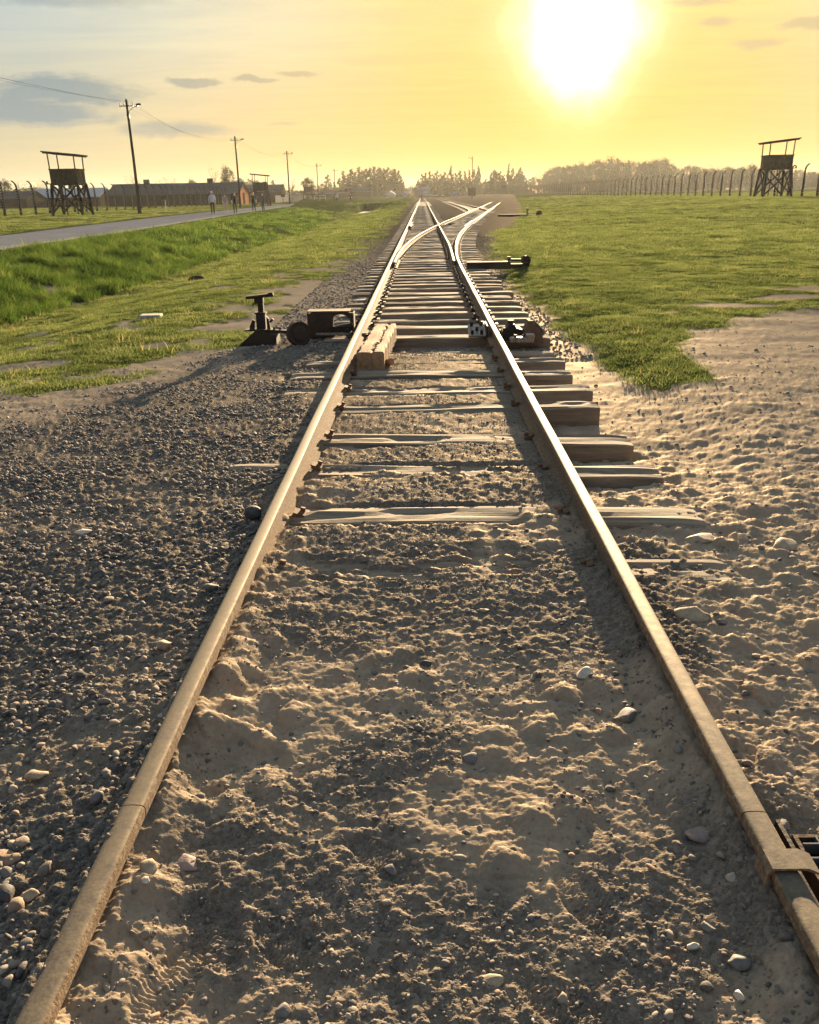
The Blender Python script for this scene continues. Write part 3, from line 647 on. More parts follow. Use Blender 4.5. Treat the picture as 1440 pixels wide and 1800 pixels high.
def grass_field(name, n, y0, y1, pw, side, protos, smin, smax, label, mats, keep=None, xmax=None):
    X, Y = wedge(n, y0, y1, pw, (lambda Y: -(Y*.66+2.5)) if side < 0 else (lambda Y: np.full_like(Y, 1.3)), (lambda Y: np.full_like(Y, -1.5)) if side < 0 else (lambda Y: Y*.66+2.5))
    g, s_ = masks(X, Y); aL = -X; road = (aL > -road_near(Y)-.15) & (aL < -road_far(Y)+.2) & (X < 0)
    kk = (RNG.random(n) < np.clip(g, 0, 1)) & ~road
    if keep is not None: kk &= keep(X, Y)
    X, Y = X[kk], Y[kk]; m_ = len(X); s = RNG.uniform(smin, smax, m_)*(1+.5*np.clip(fbm(X, Y, 1.1, 3, .55, 301), -.7, 1))*(.5+.5*g[kk])
    Z = ground(X, Y)-.004
    scatter(name, protos, np.stack([X, Y, Z], 1), np.stack([RNG.normal(0, .08, m_), RNG.normal(0, .08, m_), RNG.random(m_)*6.28], 1), np.stack([s*RNG.uniform(.9, 1.3, m_)]*2+[s], 1), RNG.integers(0, len(protos), m_), mats, label)
    print(name, m_)
near_t = [tuft(k, 34, .033, .0048, .11, .9) for k in range(4)]+[tuft(8, 34, .026, .005, .12, 1.0)]
far_t = [tuft(20+k, 44, .060, .015, .36, .8, 2) for k in range(4)]
tall_t = [tuft(40+k, 36, .24, .010, .17, .9) for k in range(4)]
tallfar_t = [tuft(60+k, 36, .21, .024, .38, .8, 2) for k in range(3)]
bank = lambda X, Y: (-X > 7.5+np.clip((Y-60)*.06, 0, 6)) & (-X < -road_near(Y)-.35)
fieldf = lambda X, Y: ~(bank(X, Y))
grass_field('turf', 36000, 5.3, 30, .75, -1, near_t, .8, 1.3, 'short tufted turf between the gravel and the embankment', [M['grass']], fieldf)
grass_field('turf', 34000, 6.8, 31, .75, 1, near_t, .8, 1.3, 'short turf of the field right of the track', [M['grass']])
grass_field('long_grass', 14000, 9, 34, .6, -1, tall_t, .7, 1.35, 'long bright green grass on the embankment below the path', [M['grass_tall']], bank)
grass_field('turf', 32000, 20, 170, .25, -1, far_t, .7, 1.2, 'distant turf left of the track and beyond the path', [M['grass']], lambda X, Y: fieldf(X, Y) & (RNG.random(len(X)) < ss(19, 30, Y)))
grass_field('turf', 42000, 20, 200, .25, 1, far_t, .7, 1.25, 'distant turf of the field towards the right fence', [M['grass']], lambda X, Y: RNG.random(len(X)) < ss(19, 30, Y))
grass_field('long_grass', 7000, 30, 120, .4, -1, tallfar_t, .7, 1.2, 'long grass on the distant stretch of the embankment', [M['grass_tall']], bank)

M['straw'] = leafmat('dry_grass', (.20, .17, .08), (.32, .27, .13), (.46, .40, .22), .4, 1.0)
straw_t = [tuft(80+k, 12, .11, .006, .16, .8) for k in range(3)]
grass_field('dry_grass', 3000, 6, 60, .5, -1, straw_t, .5, 1.2, 'dry straw-coloured stalks along the foot of the embankment and in the lawn', [M['straw']], lambda X, Y: (RNG.random(len(X)) < .12+.88*np.exp(-((-X-7.3)/.6)**2)) & ~((-X > 8.2) & (-X < -road_near(Y))))
grass_field('dry_grass', 900, 7, 60, .5, 1, straw_t, .4, .9, 'dry straw-coloured stalks in the right field', [M['straw']])

# ------------------------------------------------------------------ rails
PROF = [(-.0625, -.006), (.0625, -.006), (.0625, .006), (.012, .022), (.009, .034), (.009, .086), (.014, .098), (.028, .104), (.0295, .110), (.0300, .130), (.0280, .1352), (.0235, .1384), (.016, .1400), (0, .1408),
        (-.016, .1400), (-.0235, .1384), (-.0280, .1352), (-.0300, .130), (-.0295, .110), (-.028, .104), (-.014, .098), (-.009, .086), (-.009, .034), (-.012, .022), (-.0625, .006)]
def sweep(path, prof=PROF, mirror=1):
    P = [Vector((x, y, z)) for x, y, z in path]; N = len(P); K = len(prof); V = []; F = []
    for i, p in enumerate(P):
        t = (P[min(i+1, N-1)]-P[max(i-1, 0)]); t.z = 0; t.normalize(); nrm = Vector((t.y, -t.x, 0))
        for (a, b) in prof: V.append(p + nrm*a + Vector((0, 0, b)))
    for i in range(N-1):
        for k in range(K): F.append((i*K+k, (i+1)*K+k, (i+1)*K+(k+1) % K, i*K+(k+1) % K))
    b = len(V); V += V[:K] + V[(N-1)*K:N*K]; F += [tuple(range(b, b+K)), tuple(range(b+2*K-1, b+K-1, -1))]
    return V, F
def rail(path, label, wob=.0012, prof=PROF, group=None):
    ph = random.random()*9
    path = [(x+wob*math.sin(y*1.7+ph)+wob*.6*math.sin(y*4.1+ph), y, z+wob*.5*math.sin(y*2.3+ph)) for x, y, z in path]
    mb = MB(); V, F = sweep(path, prof); mb.add(V, F); o = mb.build('rail', M['rail']); tag(o, label, 'rail', group)
    for p in o.data.polygons: p.use_smooth = p.normal.z > .45
    return o
def ys(a, b, near=.25):
    r = [a]; y = a
    while y < b: y = min(b, y+max(near, abs(y)*.02)); r.append(y)
    return r
GAUGE = 1.505
rail([(-.7525, y, 0) for y in ys(-1.5, 1.668)], 'left rail end nearest the camera, below the first joint')
rail([(-.7525, y, 0) for y in ys(1.672, 400)], 'long left rail of the straight track, running to the horizon')
rail([(.7525, y, 0) for y in ys(-1.5, 1.638)], 'right rail end nearest the camera, beside the drain grating')
rail([(.7525, y, 0) for y in ys(1.642, 18)]+[(float(rail_curve_L(y))+GAUGE*math.sqrt(1+(float(rail_curve_L(y+.5)-rail_curve_L(y-.5)))**2), y, 0) for y in ys(18.5, 250)], 'right stock rail that bends away to the right after the switch')
def blade(y): return .7525-.09*(1-min(1, (y-19.6)/7.0))**1.3
rail([(blade(y), y, 0) for y in ys(19.6, 43.6)]+[(.7525, y, 0) for y in ys(44, 44.2)], 'straight switch blade leading into the crossing')
rail([(.7525, y, 0) for y in ys(46.2, 400)], 'right rail of the straight track beyond the crossing')
rail([(float(rail_curve_L(y))+.085*(1-min(1, (y-19.4)/6.0)), y, 0) for y in ys(19.4, 43.2)], 'curved switch blade crossing between the straight rails')
rail([(float(rail_curve_L(y)), y, 0) for y in ys(45.4, 250)], 'left rail of the branch track beyond the crossing')
L2 = lambda y: float(I(y, [73, 78, 84.5, 95, 118, 160, 207, 320], [3.68, 4.05, 4.30, 4.46, 4.58, 4.62, 4.65, 4.7]))
rail([(L2(y), y, 0) for y in ys(73.5, 330)], 'left rail of the far second track')
rail([(L2(y)+GAUGE+(.3*(1-min(1, (y-73)/15)) if y < 88 else 0), y, 0) for y in ys(80, 330)], 'right rail of the far second track')
# check rails and frog
rail([(-.7525+.10+.05*abs((y-45)/3)**4, y, 0) for y in ys(41.5, 48.5)], 'short check rail inside the left rail opposite the crossing')
rail([(float(rail_curve_L(y))+GAUGE-.08, y, 0) for y in ys(41, 49)], 'short check rail inside the bending rail opposite the crossing')
mb = MB(); mb.prism([(-.10, 0), (.10, 0), (.06, .138), (-.06, .138)], 43.4, 46.0, c=(.80, 0, 0)); tag(mb.build('crossing_frog', M['rail']), 'steel frog where the two rails cross', 'rail crossing')

# ------------------------------------------------------------------ sleepers
def sleeper_mesh(seed, L=2.56, W=.235, H=.155, wear=1.0, nx=44, ny=7):
    r = np.random.default_rng(seed); ox, oy = r.random(2)*50
    prof = []  # cross-section (y,z): top row then sides
    ysx = np.linspace(-W/2, W/2, ny) if ny < 6 else np.array([-.5, -.46, -.30, -.1, .1, .30, .46, .5])*W; V = []; F = []
    xs = np.linspace(-L/2, L/2, nx)
    cracks = [(r.uniform(-.3, .3)*W, r.uniform(.008, .02), r.uniform(-L/2, L/2), r.uniform(.3, .9)) for _ in range(4)]
    bend = r.normal(0, .012); sag = r.normal(0, .006)
    per = [(-W/2, -H)]+[(y, 0) for y in ysx]+[(W/2, -H)]; K = len(per)
    for x in xs:
        e = 1-np.clip((abs(x)-(L/2-.12))/.12, 0, 1)**2*.35*r.uniform(.6, 1.2)
        nw = 1+.06*float(vnoise(np.array([x*2+ox]), np.array([oy]), 5)[0])
        for k, (y, z) in enumerate(per):
            zz = z
            if z == 0:
                edge = abs(y)/(W/2); zz = -.012*edge**14 - (1-e)*.028 + wear*.016*float(fbm(np.array([x*.5+ox]), np.array([y*12+oy]), 1.0, 3, .55, 9)[0])
                for (cy, cw, cx, cl) in cracks:
                    if abs(x-cx) < cl: zz -= .022*wear*max(0, 1-abs(y-cy-.012*math.sin(x*9+cx))/cw)*(1-(abs(x-cx)/cl)**3)
            yy = y*nw*(1-.06*(1-e)) + bend*(x/(L/2))**2
            V.append((x, yy, zz+sag*math.cos(x*2)))
    for i in range(nx-1):
        for k in range(K-1): F.append((i*K+k, (i+1)*K+k, (i+1)*K+k+1, i*K+k+1))
        F.append((i*K+K-1, (i+1)*K+K-1, (i+1)*K, i*K))
    F += [tuple(range(K)), tuple(range((nx-1)*K+K-1, (nx-1)*K-1, -1))]
    me = bpy.data.meshes.new('sleeper'); me.from_pydata(V, [], F); me.materials.append(M['sleeper']); me.update(); return me
SM = [sleeper_mesh(k, wear=(.85 if k < 9 else .5)) for k in range(15)]
SMF = [sleeper_mesh(50+k, nx=14, ny=4) for k in range(4)]
def clip_mesh():
    mb = MB()
    mb.box((0, 0, .010), (.30, .15, .014), mi=0)
    for sx in (-1, 1):
        mb.box((sx*.088, 0, .026), (.050, .09, .016), ry=sx*.18)
        for sy in (-.035, .035):
            mb.tube([(sx*.105, sy, .02), (sx*.105, sy, .052)], .011, 6); mb.tube([(sx*.105, sy, .045), (sx*.105, sy, .064)], .017, 6)
    return mb.mesh('rail_fastening', [M['rust']])
CLIP = clip_mesh()
def dirtclip():
    mb = MB()
    for sx in (1,):
        mb.box((sx*.082, 0, .020), (.060, .075, .024), ry=sx*.3); mb.tube([(sx*.095, .01, .016), (sx*.103, .014, .048)], .014, 6); mb.tube([(sx*.096, -.03, .016), (sx*.092, -.032, .040)], .010, 5)
    return mb.mesh('rail_fastening', [M['rust_light']])
CLIPD = dirtclip()
near_labels = {3.35: 'sandy sleeper nearest the camera, almost buried between the rails', 4.0: 'broad pale sleeper lying flush with the gravel, second from the camera',
               4.77: 'third sleeper from the camera, right end split and lying on sand', 5.47: 'fourth sleeper from the camera, thin strip showing and split right end',
               6.36: 'fifth sleeper from the camera, worn and level with the gravel', 7.0: 'sixth sleeper from the camera, right end cracked', 7.67: 'sleeper directly in front of the cracked beam',
               8.32: 'sleeper beneath the near half of the cracked beam', 8.95: 'rotten half-buried sleeper beside the cracked beam'}
GS = 'weathered wooden sleepers under the straight track'
sy = [3.35, 4.0, 4.77, 5.47, 6.36, 7.0, 7.67, 8.32, 8.95, 9.83, 10.69, 11.27, 11.92, 12.55, 13.15, 13.85, 14.5, 15.2, 15.85, 16.5]
while sy[-1] < 128: sy.append(sy[-1]+random.uniform(.59, .66))
nsl = 0
def place_sleeper(x, y, z, rz, me, label, group, L=1.0, rails=None, clip=CLIP, rx=0, ry=0):
    global nsl
    o = link('sleeper', me, None, (x, y, z), (rx, ry, rz), (L, 1, 1)); tag(o, label, 'railway sleeper', group); nsl += 1
    if rails:
        for rxx in rails:
            c = link('rail_fastening', clip, o, ((rxx-x)/L/math.cos(rz), 0, .0-z*0), (0, 0, PI if (clip is CLIPD and rxx > 0) else 0), (1/L, 1, 1))
            c.location.z = -z-.004 if z > -.02 else -z-.004
    return o
for i, y in enumerate(sy):
    j = random.uniform
    x = .06+j(-.03, .03); z = -.010
    buried = {3.35: -.006, 4.0: .010, 4.77: -.002, 5.47: -.008, 6.36: -.004, 7.0: -.012, 7.67: -.004, 8.32: -.012, 8.95: -.06}.get(y, -.010+j(-.008, .004))
    Ls = 1.0+j(-.02, .02)
    rails = [-.7525, .7525]
    if 19.3 < y < 47:      # turnout timbers grow longer to the right
        rr = float(rail_curve_L(y))+GAUGE; Ls = (rr+.62+1.2)/2.56; x = (rr+.62-1.2)/2; rails = [-.7525, rr] + ([float(rail_curve_L(y)), blade(min(y, 44))] if y > 22 else [])
    elif 9.5 < y <= 19.3: Ls = 1.0+j(-.015, .05); x = .08+j(-.02, .05)
    me = (SM[i] if i < 9 else SM[9+i % 6]) if y < 40 else SMF[i % 4]
    lab = near_labels.get(y, 'weathered wooden sleeper in the row under the straight track')
    if y > 75: rails = None
    place_sleeper(x, y, buried, j(-.012, .012), me, lab, None if y in near_labels else GS, Ls, rails, CLIPD if y < 9 else CLIP, rx=j(-.03, .03), ry=j(-.004, .004) + (.018 if 4.5 < y < 6 else 0))
GB = 'sleepers under the branch track'
y = 47.4
while y < 98 and nsl < 296:
    a = float(rail_curve_L(y)); sl_ = float(rail_curve_L(y+.5)-rail_curve_L(y-.5)); cx = a+GAUGE/2; z = -.012
    if a-.55 < 1.5: lft = 1.55; rgt = a+GAUGE+.58; cx = (lft+rgt)/2; Lb = (rgt-lft)/2.56
    else: Lb = 1.0
    place_sleeper(cx, y, z-.004, -math.atan(sl_) if Lb == 1.0 else 0, SMF[random.randrange(4)], 'short wooden sleeper in the row under the branch track', GB, Lb, None); y += .64
# far rows of sleepers, beyond counting
mb = MB()
y = sy[-1]+.62
while y < 200: mb.box((.06, y, -.085), (2.56, .23, .15)); y += .62
y = 98.6
while y < 190:
    a = float(rail_curve_L(y)); mb.box((a+.75, y, -.085), (2.5, .23, .15), rz=-.09); y += .64
y = 82.0
while y < 200: mb.box((L2(y)+.75, y, -.090), (2.5, .23, .15)); y += .64
tag(mb.build('sleeper_rows', M['sleeper']), 'far rows of sleepers merging towards the horizon', kind='stuff')

# ------------------------------------------------------------------ cracked beam on the track
def cracked_beam():
    root = empty('cracked_beam', (-.50, 8.9, -.02)); root.rotation_euler = (0, 0, -.035)
    tag(root, 'thick orange-brown timber with a zigzag crack lying inside the left rail', 'timber beam')
    L = 1.85; H = .165; n = 40
    ck = [0]; 
    for i in range(n): ck.append(ck[-1]*.75+random.uniform(-.022, .022))
    def half(side, w0, w1):
        V = []; F = []
        for i in range(n+1):
            f = i/n; y = -L/2+L*f; c = .01+.025*f+ck[i]; gap = .003+.008*abs(math.sin(i*1.7))*(1-.5*f)
            inner = c+side*gap; outer = side*(w0+(w1-w0)*f)+.006*math.sin(i*.9+side); t = .003*math.sin(i*.35+side)
            xs = [inner, inner, inner+(outer-inner)*.12, inner+(outer-inner)*.5, inner+(outer-inner)*.88, outer, outer]
            zs = [0, H-.012, H+t, H+t+.002, H+t, H-.014, 0]
            V += [(a, y, b) for a, b in zip(xs, zs)]
        K = 7
        for i in range(n):
            for k in range(K):
                q = (i*K+k, (i+1)*K+k, (i+1)*K+(k+1) % K, i*K+(k+1) % K); F.append(q if side < 0 else q[::-1])
        F += [tuple(range(K)), tuple(range(n*K+K-1, n*K-1, -1))]
        mb = MB(); mb.add(V, F); return mb.build('split_half', M['beam'], root)
    half(-1, .125, .12); half(1, .125, .13)
    mb = MB()
    mb.box((.17, -.78, .045), (.035, .30, .05), rz=.25, rx=-.2); mb.build('splinter', M['beam'], root)
cracked_beam()

# ------------------------------------------------------------------ switch stand, left
def disc(mb, c, r, th, axis, n=28, bev=.008):
    c = Vector(c); a = Vector(axis).normalized()
    pr = [(-th/2, r*.55), (-th/2+.012, r*.60), (-th/2+.012, r*.80), (-th/2, r-.012), (-th/2+bev, r), (th/2-bev, r), (th/2, r-.012), (th/2-.012, r*.8), (th/2-.012, r*.6), (th/2, r*.55)]
    u = a.orthogonal().normalized(); v = a.cross(u); V = []; F = []; K = len(pr)
    for i in range(n):
        t = 2*PI*i/n
        for (d, rr) in pr: V.append(c + a*d + rr*(math.cos(t)*u+math.sin(t)*v))
    for i in range(n):
        for k in range(K-1): F.append((i*K+k, i*K+k+1, ((i+1) % n)*K+k+1, ((i+1) % n)*K+k))
    F += [tuple(i*K for i in range(n)), tuple(i*K+K-1 for i in range(n-1, -1, -1))]
    mb.add(V, F)
def switch_stand():
    root = empty('switch_lever', (-1.86, 9.75, 0)); tag(root, 'rusty hand lever with a T shaped head and round counterweight left of the track', 'switch stand')
    g0 = gz(-1.86, 9.75)
    R = M['rust_dark']
    mb = MB()     # foot: sloping wedge and plates
    mb.prism([(-.26, g0-.05), (.16, g0-.05), (.16, .055), (.02, .10), (-.07, .12), (-.26, g0+.01)], -.13, .13); mb.box((-.05, 0, .115), (.30, .20, .016)); mb.box((.10, .07, .08), (.40, .045, .03))
    mb.build('foot', R, root)
    mb = MB(); mb.box((-.02, 0, .20), (.105, .10, .19), bev=.012); mb.box((-.02, 0, .30), (.125, .12, .018)); mb.build('housing', R, root)
    mb = MB(); mb.box((-.015, 0, .36), (.062, .055, .13), bev=.008); mb.box((-.03, 0, .44), (.10, .07, .07), bev=.01); mb.tube([(-.07, 0, .405), (-.105, -.01, .40)], .014, 6); mb.build('spindle', R, root)
    mb = MB(); mb.box((-.02, 0, .485), (.31, .09, .034), rz=.15, ry=-.08, bev=.006); mb.box((.11, .0, .505), (.05, .10, .045), rz=.15, ry=-.08); mb.build('cross_head', R, root)
    mb = MB(); mb.prism([(-.15, .12), (-.09, .12), (-.085, .22), (-.11, .235), (-.15, .15)], -.06, -.045); mb.prism([(.05, .12), (.09, .12), (.075, .24), (.05, .27)], -.06, -.045)
    mb.tube([(.085, -.05, .20), (.125, -.05, .235)], .013, 6); mb.build('bracket', R, root)
    mb = MB(); mb.bar((.0, -.05, .105), (.46, -.10, .085), .05, .038); mb.tube([(.13, -.07, .10), (.13, -.07, .15)], .012, 6); mb.tube([(.20, -.08, .10), (.20, -.08, .145)], .010, 6); mb.build('lever_arm', R, root)
    mb = MB(); disc(mb, (.415, -.12, .075), .137, .090, (.55, -1, .12)); o = mb.build('counterweight', M['rust'], root)
    # plate cover with the arched opening
    fr = empty('switch_cover', (-1.10, 10.02, 0)); tag(fr, 'rusty upright sheet cover with an arched opening, between the counterweight and the left rail', 'switch cover')
    outer = []; inner = []
    pts = [(-.29, -.06), (-.29, .24), (-.22, .262), (-.10, .275), (.0, .275), (.12, .262), (.25, .25), (.25, .055), (.25, .02), (.05, .02), (-.0, -.06)]
    hole = [(.015, .09), (.015, .17), (.02, .20), (.04, .225), (.08, .237), (.12, .235), (.17, .215), (.205, .18), (.215, .135), (.13, .12), (.03, .105)]
    mb = MB(); mb.ring_prism(pts, hole, -.012, .012); mb.build('sheet', M['rust'], fr)
    mb = MB(); mb.box((-.04, .10, .268), (.50, .22, .012)); mb.box((-.285, .10, .10), (.012, .20, .30)); mb.box((.25, .10, .14), (.012, .20, .22)); mb.build('side_sheets', M['rust'], fr)
    mb = MB(); mb.box((.10, -.03, .075), (.26, .03, .055)); mb.tube([(.19, -.12, .0), (.19, -.12, .075)], .018, 8); mb.tube([(.19, -.12, .055), (.19, -.12, .08)], .028, 6); mb.build('rod_joint', R, fr)
    mb = MB(); mb.bar((-.18, -.12, .028), (.56, -.13, .028), .055, .02); mb.build('pull_rod', M['plate'], fr)
    return root
switch_stand()

# ------------------------------------------------------------------ lock fittings right of centre
def fittings():
    t = empty('bolted_plate', (.60, 9.75, -.02)); tag(t, 'pale bolted steel plate standing against the inside of the right rail', 'lock plate')
    mb = MB(); mb.box((-.02, 0, .085), (.20, .30, .016), rx=.30, bev=.004); mb.build('plate', M['plate'], t)
    mb = MB(); mb.box((.09, .02, .10), (.014, .40, .12)); mb.box((.02, .16, .02), (.20, .03, .12)); mb.build('back_bracket', M['rust_dark'], t)
    mb = MB()
    for (a, b) in ((-.075, -.10), (.03, -.10), (-.075, .10), (.03, .10), (-.02, -.02)):
        mb.tube([(a, b, .09+b*.3), (a, b-.01, .135+b*.3)], .018, 6)
    mb.build('bolt_heads', M['rust_dark'], t)
    mb = MB(); mb.tube([(.07, .22, .10), (.085, .34, .12), (.06, .50, .11)], .016, 6); mb.build('hook_rod', M['plate'], t)
    t = empty('lock_box', (.98, 9.70, -.01)); tag(t, 'dark rounded switch lock with bolts on the outside of the right rail', 'switch lock')
    mb = MB(); mb.prism([(-.13, -.02), (.15, -.02), (.15, .05), (.10, .10), (.04, .115), (.02, .155), (-.04, .165), (-.07, .12), (-.12, .09)], -.10, .10); mb.build('housing', M['rust_dark'], t)
    mb = MB(); mb.tube([(-.02, 0, .14), (-.02, 0, .195)], .038, 10); mb.tube([(.12, -.08, .05), (.12, -.08, .11)], .014, 6); mb.tube([(-.10, -.08, .06), (-.10, -.08, .12)], .014, 6); mb.build('bolts', M['rust'], t)
    t = empty('clamp_bar', (1.04, 9.25, -.01)); tag(t, 'pale worn clamp bar lying on the timber right of the rail', 'clamp')
    mb = MB(); mb.box((0, 0, .045), (.26, .09, .06), bev=.012); mb.box((.09, 0, .085), (.09, .12, .04), bev=.01); mb.build('body', M['plate'], t)
    mb = MB(); mb.tube([(-.07, 0, .06), (-.07, 0, .10)], .018, 6); mb.tube([(.02, 0, .06), (.02, 0, .10)], .018, 6); mb.build('bolts', M['rust_dark'], t)
    t = empty('iron_bracket', (1.19, 9.62, -.01), .1); tag(t, 'small hooded iron bracket at the end of the timbers right of the rail', 'bracket')
    mb = MB(); mb.prism([(-.14, -.06), (.12, -.06), (.11, .07), (.05, .14), (.0, .205), (-.05, .205), (-.09, .09)], -.07, .07); mb.build('hood', M['rust_light'], t)
    mb = MB(); mb.bar((.0, .08, .20), (.13, -.09, .06), .02, .05); mb.build('strap', M['plate'], t)
fittings()
def machine(x, y, s, label, flip=1):
    t = empty('point_lever', (x, y, 0)); tag(t, label, 'point lever'); R = M['rust_dark']
    mb = MB(); mb.box((-.62*s, 0, .03), (1.35*s, .16, .16)); mb.box((-.1*s, .1, .0), (1.5*s, .10, .10)); mb.build('rod_casing', R, t)
    mb = MB(); mb.tube([(0, 0, .05), (0, 0, .27*s)], .035*s, 8); mb.box((0, 0, .26*s), (.11*s, .09*s, .07*s)); mb.build('post', R, t)
    mb = MB(); mb.bar((.0, 0, .14), (.5*s, 0, .13), .06, .05); mb.build('lever_arm', R, t)
    mb = MB(); disc(mb, (.52*s, -.02, .13), .14*s, .12, (.2, -1, 0), 18); mb.build('counterweight', M['rust'], t)
machine(1.88, 19.5, .72, 'low point lever with round weight on the grass edge right of the switch')
machine(7.4, 63.5, 1.6, 'far point lever with a ball weight right of the branch track')

# rail clamp near the camera, and the grating
t = empty('rail_strap', (.7525, 1.475, 0)); tag(t, 'flat steel strap folded over the right rail beside the grating', 'rail clamp')
mb = MB(); yy0, yy1 = -.030, .030
prf = [(-.040, .105), (-.037, .132), (-.030, .1450), (.040, .1460), (.066, .134), (.072, .138), (.044, .1520), (-.033, .1510), (-.042, .136), (-.046, .105)]
mb.prism(prf, yy0, yy1); mb.build('strap', M['rail'], t)
mb = MB(); mb.box((.055, .11, .085), (.010, .10, .07)); mb.box((.055, 0, .075), (.010, .20, .03)); mb.build('lug', M['rust_dark'], t)
t = empty('drain_grate', (1.01, 1.26, .088)); tag(t, 'dark iron drain grating with square cells beside the right rail', 'drain grate')
mb = MB()
for sx in (-1, 1): mb.box((sx*.170, 0, -.045), (.010, .70, .11))
for s2 in (-1, 1): mb.box((0, s2*.345, -.045), (.330, .010, .11))
mb.build('frame', M['rust'], t)
mbb = MB(); mbb.box((0, 0, 0), (.328, .0045, .030)); BAR = mbb.mesh('cross_bar', [M['metal_grey']])
mbb = MB(); mbb.box((0, 0, .003), (.0045, .678, .024)); BAR2 = mbb.mesh('long_bar', [M['metal_grey']])
for k in range(15): link('cross_bar', BAR, t, (0, -.315+k*.045, 0))
for k in range(6): link('long_bar', BAR2, t, (-.125+k*.05, 0, 0))

# ------------------------------------------------------------------ single stones
STONES = [  # x, y, width, material, flatness, embed, label
    (-1.03, 1.56, .088, 'stone_brown', .62, .2, 'large smooth brown cobble at the left edge of the foreground gravel'),
    (-.975, 1.445, .052, 'stone_dark', .6, .2, 'dark grey angular stone just in front of the brown cobble'),
    (-.920, 1.445, .040, 'stone_sand', .75, .1, 'pale pinkish block of stone right of the dark angular stone'),
    (.616, 1.318, .055, 'stone_grey', .75, .1, 'large oval grey stone at bottom right inside the right rail'),
    (.535, 1.360, .027, 'stone_white', .9, .1, 'small white angular stone above left of the oval stone'),
    (.578, 1.405, .032, 'stone_grey', .6, .15, 'flat pale stone behind the white angular stone'),
    (.669, 1.525, .026, 'stone_white', 1.2, .1, 'yellowish chip standing on edge in the shade of the right rail'),
    (.712, 1.335, .030, 'stone_grey', .9, .1, 'smooth grey pebble leaning against the foot of the right rail'),
    (.641, 1.69, .062, 'stone_pink', .55, .35, 'pinkish half-buried boulder near the right rail joint'),
    (1.00, 2.92, .135, 'stone_sand', .45, .45, 'wide sand-coloured lump with a dark face right of the right rail'),
    (1.09, 2.86, .045, 'stone_grey', .7, .3, 'small stone touching the wide lump right of the right rail'),
    (.655, 4.04, .062, 'stone_brown', .8, .2, 'rusty brown stone against the inside foot of the right rail'),
    (-.61, 1.60, .085, 'stone_pink', .26, .5, 'flat pinkish slab half sunk near the left rail'),
    (-.675, 1.52, .040, 'stone_sand', .9, .45, 'crumbling lump of sandy earth against the left rail'),
    (-.665, 1.475, .020, 'stone_white', .8, .1, 'little white chip below the sandy lump at the left rail'),
    (-.03, 2.52, .046, 'stone_dark', .75, .15, 'dark stone alone in the middle between the rails'),
    (.10, 2.02, .055, 'stone_grey', .55, .35, 'rounded grey stone in the middle foreground'),
    (.50, 2.45, .068, 'stone_white', .55, .25, 'white block of stone between the rails right of centre'),
    (.58, 2.20, .074, 'stone_grey', .5, .4, 'broad grey stone half sunk below the white block'),
    (.10, 1.285, .060, 'stone_sand', .25, .3, 'flat sandy flake near the bottom centre'),
    (-.32, 1.208, .030, 'stone_grey', .7, .1, 'round grey pebble at the bottom left of centre'),
    (-.955, 2.60, .047, 'stone_sand', .65, .2, 'pale pebble left of the left rail on dark gravel'),
    (-1.69, 3.76, .085, 'stone_white', .35, .1, 'long whitish stone lying far left in the dark gravel'),
    (.156, 4.07, .070, 'stone_white', .45, .05, 'whitish stone lying on the broad pale sleeper'),
    (-.895, 3.95, .085, 'stone_dark', .6, .1, 'black stone close outside the left rail'),
    (-.895, 3.08, .058, 'stone_grey', .6, .15, 'grey stone leaning outside the left rail, nearer than the black one'),
    (.466, 1.325, .022, 'stone_brown', .8, .1, 'small brown pebble left of the oval stone'),
    (.590, 1.238, .020, 'stone_white', .8, .1, 'tiny pale pebble at the bottom right below the oval stone'),
    (-1.10, 1.885, .052, 'stone_sand', .45, .1, 'long buff pebble among the gravel at lower left'),
    (-.875, 1.75, .036, 'stone_grey', .8, .1, 'round grey pebble beside the left rail joint'),
    (.78, 1.66, .03, 'stone_dark', .7, .1, 'dark lump of earth beside the right rail joint'),
    (1.30, 3.72, .16, 'stone_sand', .3, .5, 'broad low stone ridge in the sand at the right'),
    (1.62, 3.60, .17, 'stone_sand', .35, .4, 'long grey-brown rock at the right edge of the frame'),
    (.20, 2.92, .04, 'stone_sand', .5, .4, 'flat sandy pebble sunk in the ground ahead of the dark stone'),
]
for i, (x, y, wd, mt, fl, em, lab) in enumerate(STONES):
    V, F = stone_shape(900+i*7, ICO3, ang=1.0, flat=fl); V = V*(1+.035*fbm(V[:, 0]*1.3+i, V[:, 1]*1.3+V[:, 2]*1.7, .6, 3, .6, i))[:, None]; V = V/ (V[:, 0].max()-V[:, 0].min())*wd
    mb = MB(); mb.add(V.tolist(), F); h = V[:, 2].max()
    o = mb.build('stone', M[mt], None, True, (x, y, gz(x, y)+h*(1-2*em)*.8), (0, 0, random.uniform(-.5, .5))); tag(o, lab, 'stone')
# flat slab in the lawn and mole hill
mb = MB(); mb.box((0, 0, 0), (.30, .22, .05), rz=.1, bev=.01); o = mb.build('manhole_slab', M['concrete_pale'], None, False, (-4.0, 12.45, gz(-4.0, 12.45)+.03)); tag(o, 'small pale concrete slab set in the lawn on the left', 'slab')
V, F = stone_shape(5, ICO3, 0, .35); mb = MB(); V = V*(1+.12*fbm(V[:, 0]*2, V[:, 1]*2, .7, 3, .6, 3))[:, None]; mb.add((V*[.24, .20, .34]).tolist(), F); tag(mb.build('mole_hill', M['earth_dark'], None, True, (-5.75, 21.85, gz(-5.75, 21.85)+.0)), 'dark mole hill in the grass below the embankment', 'mole hill')

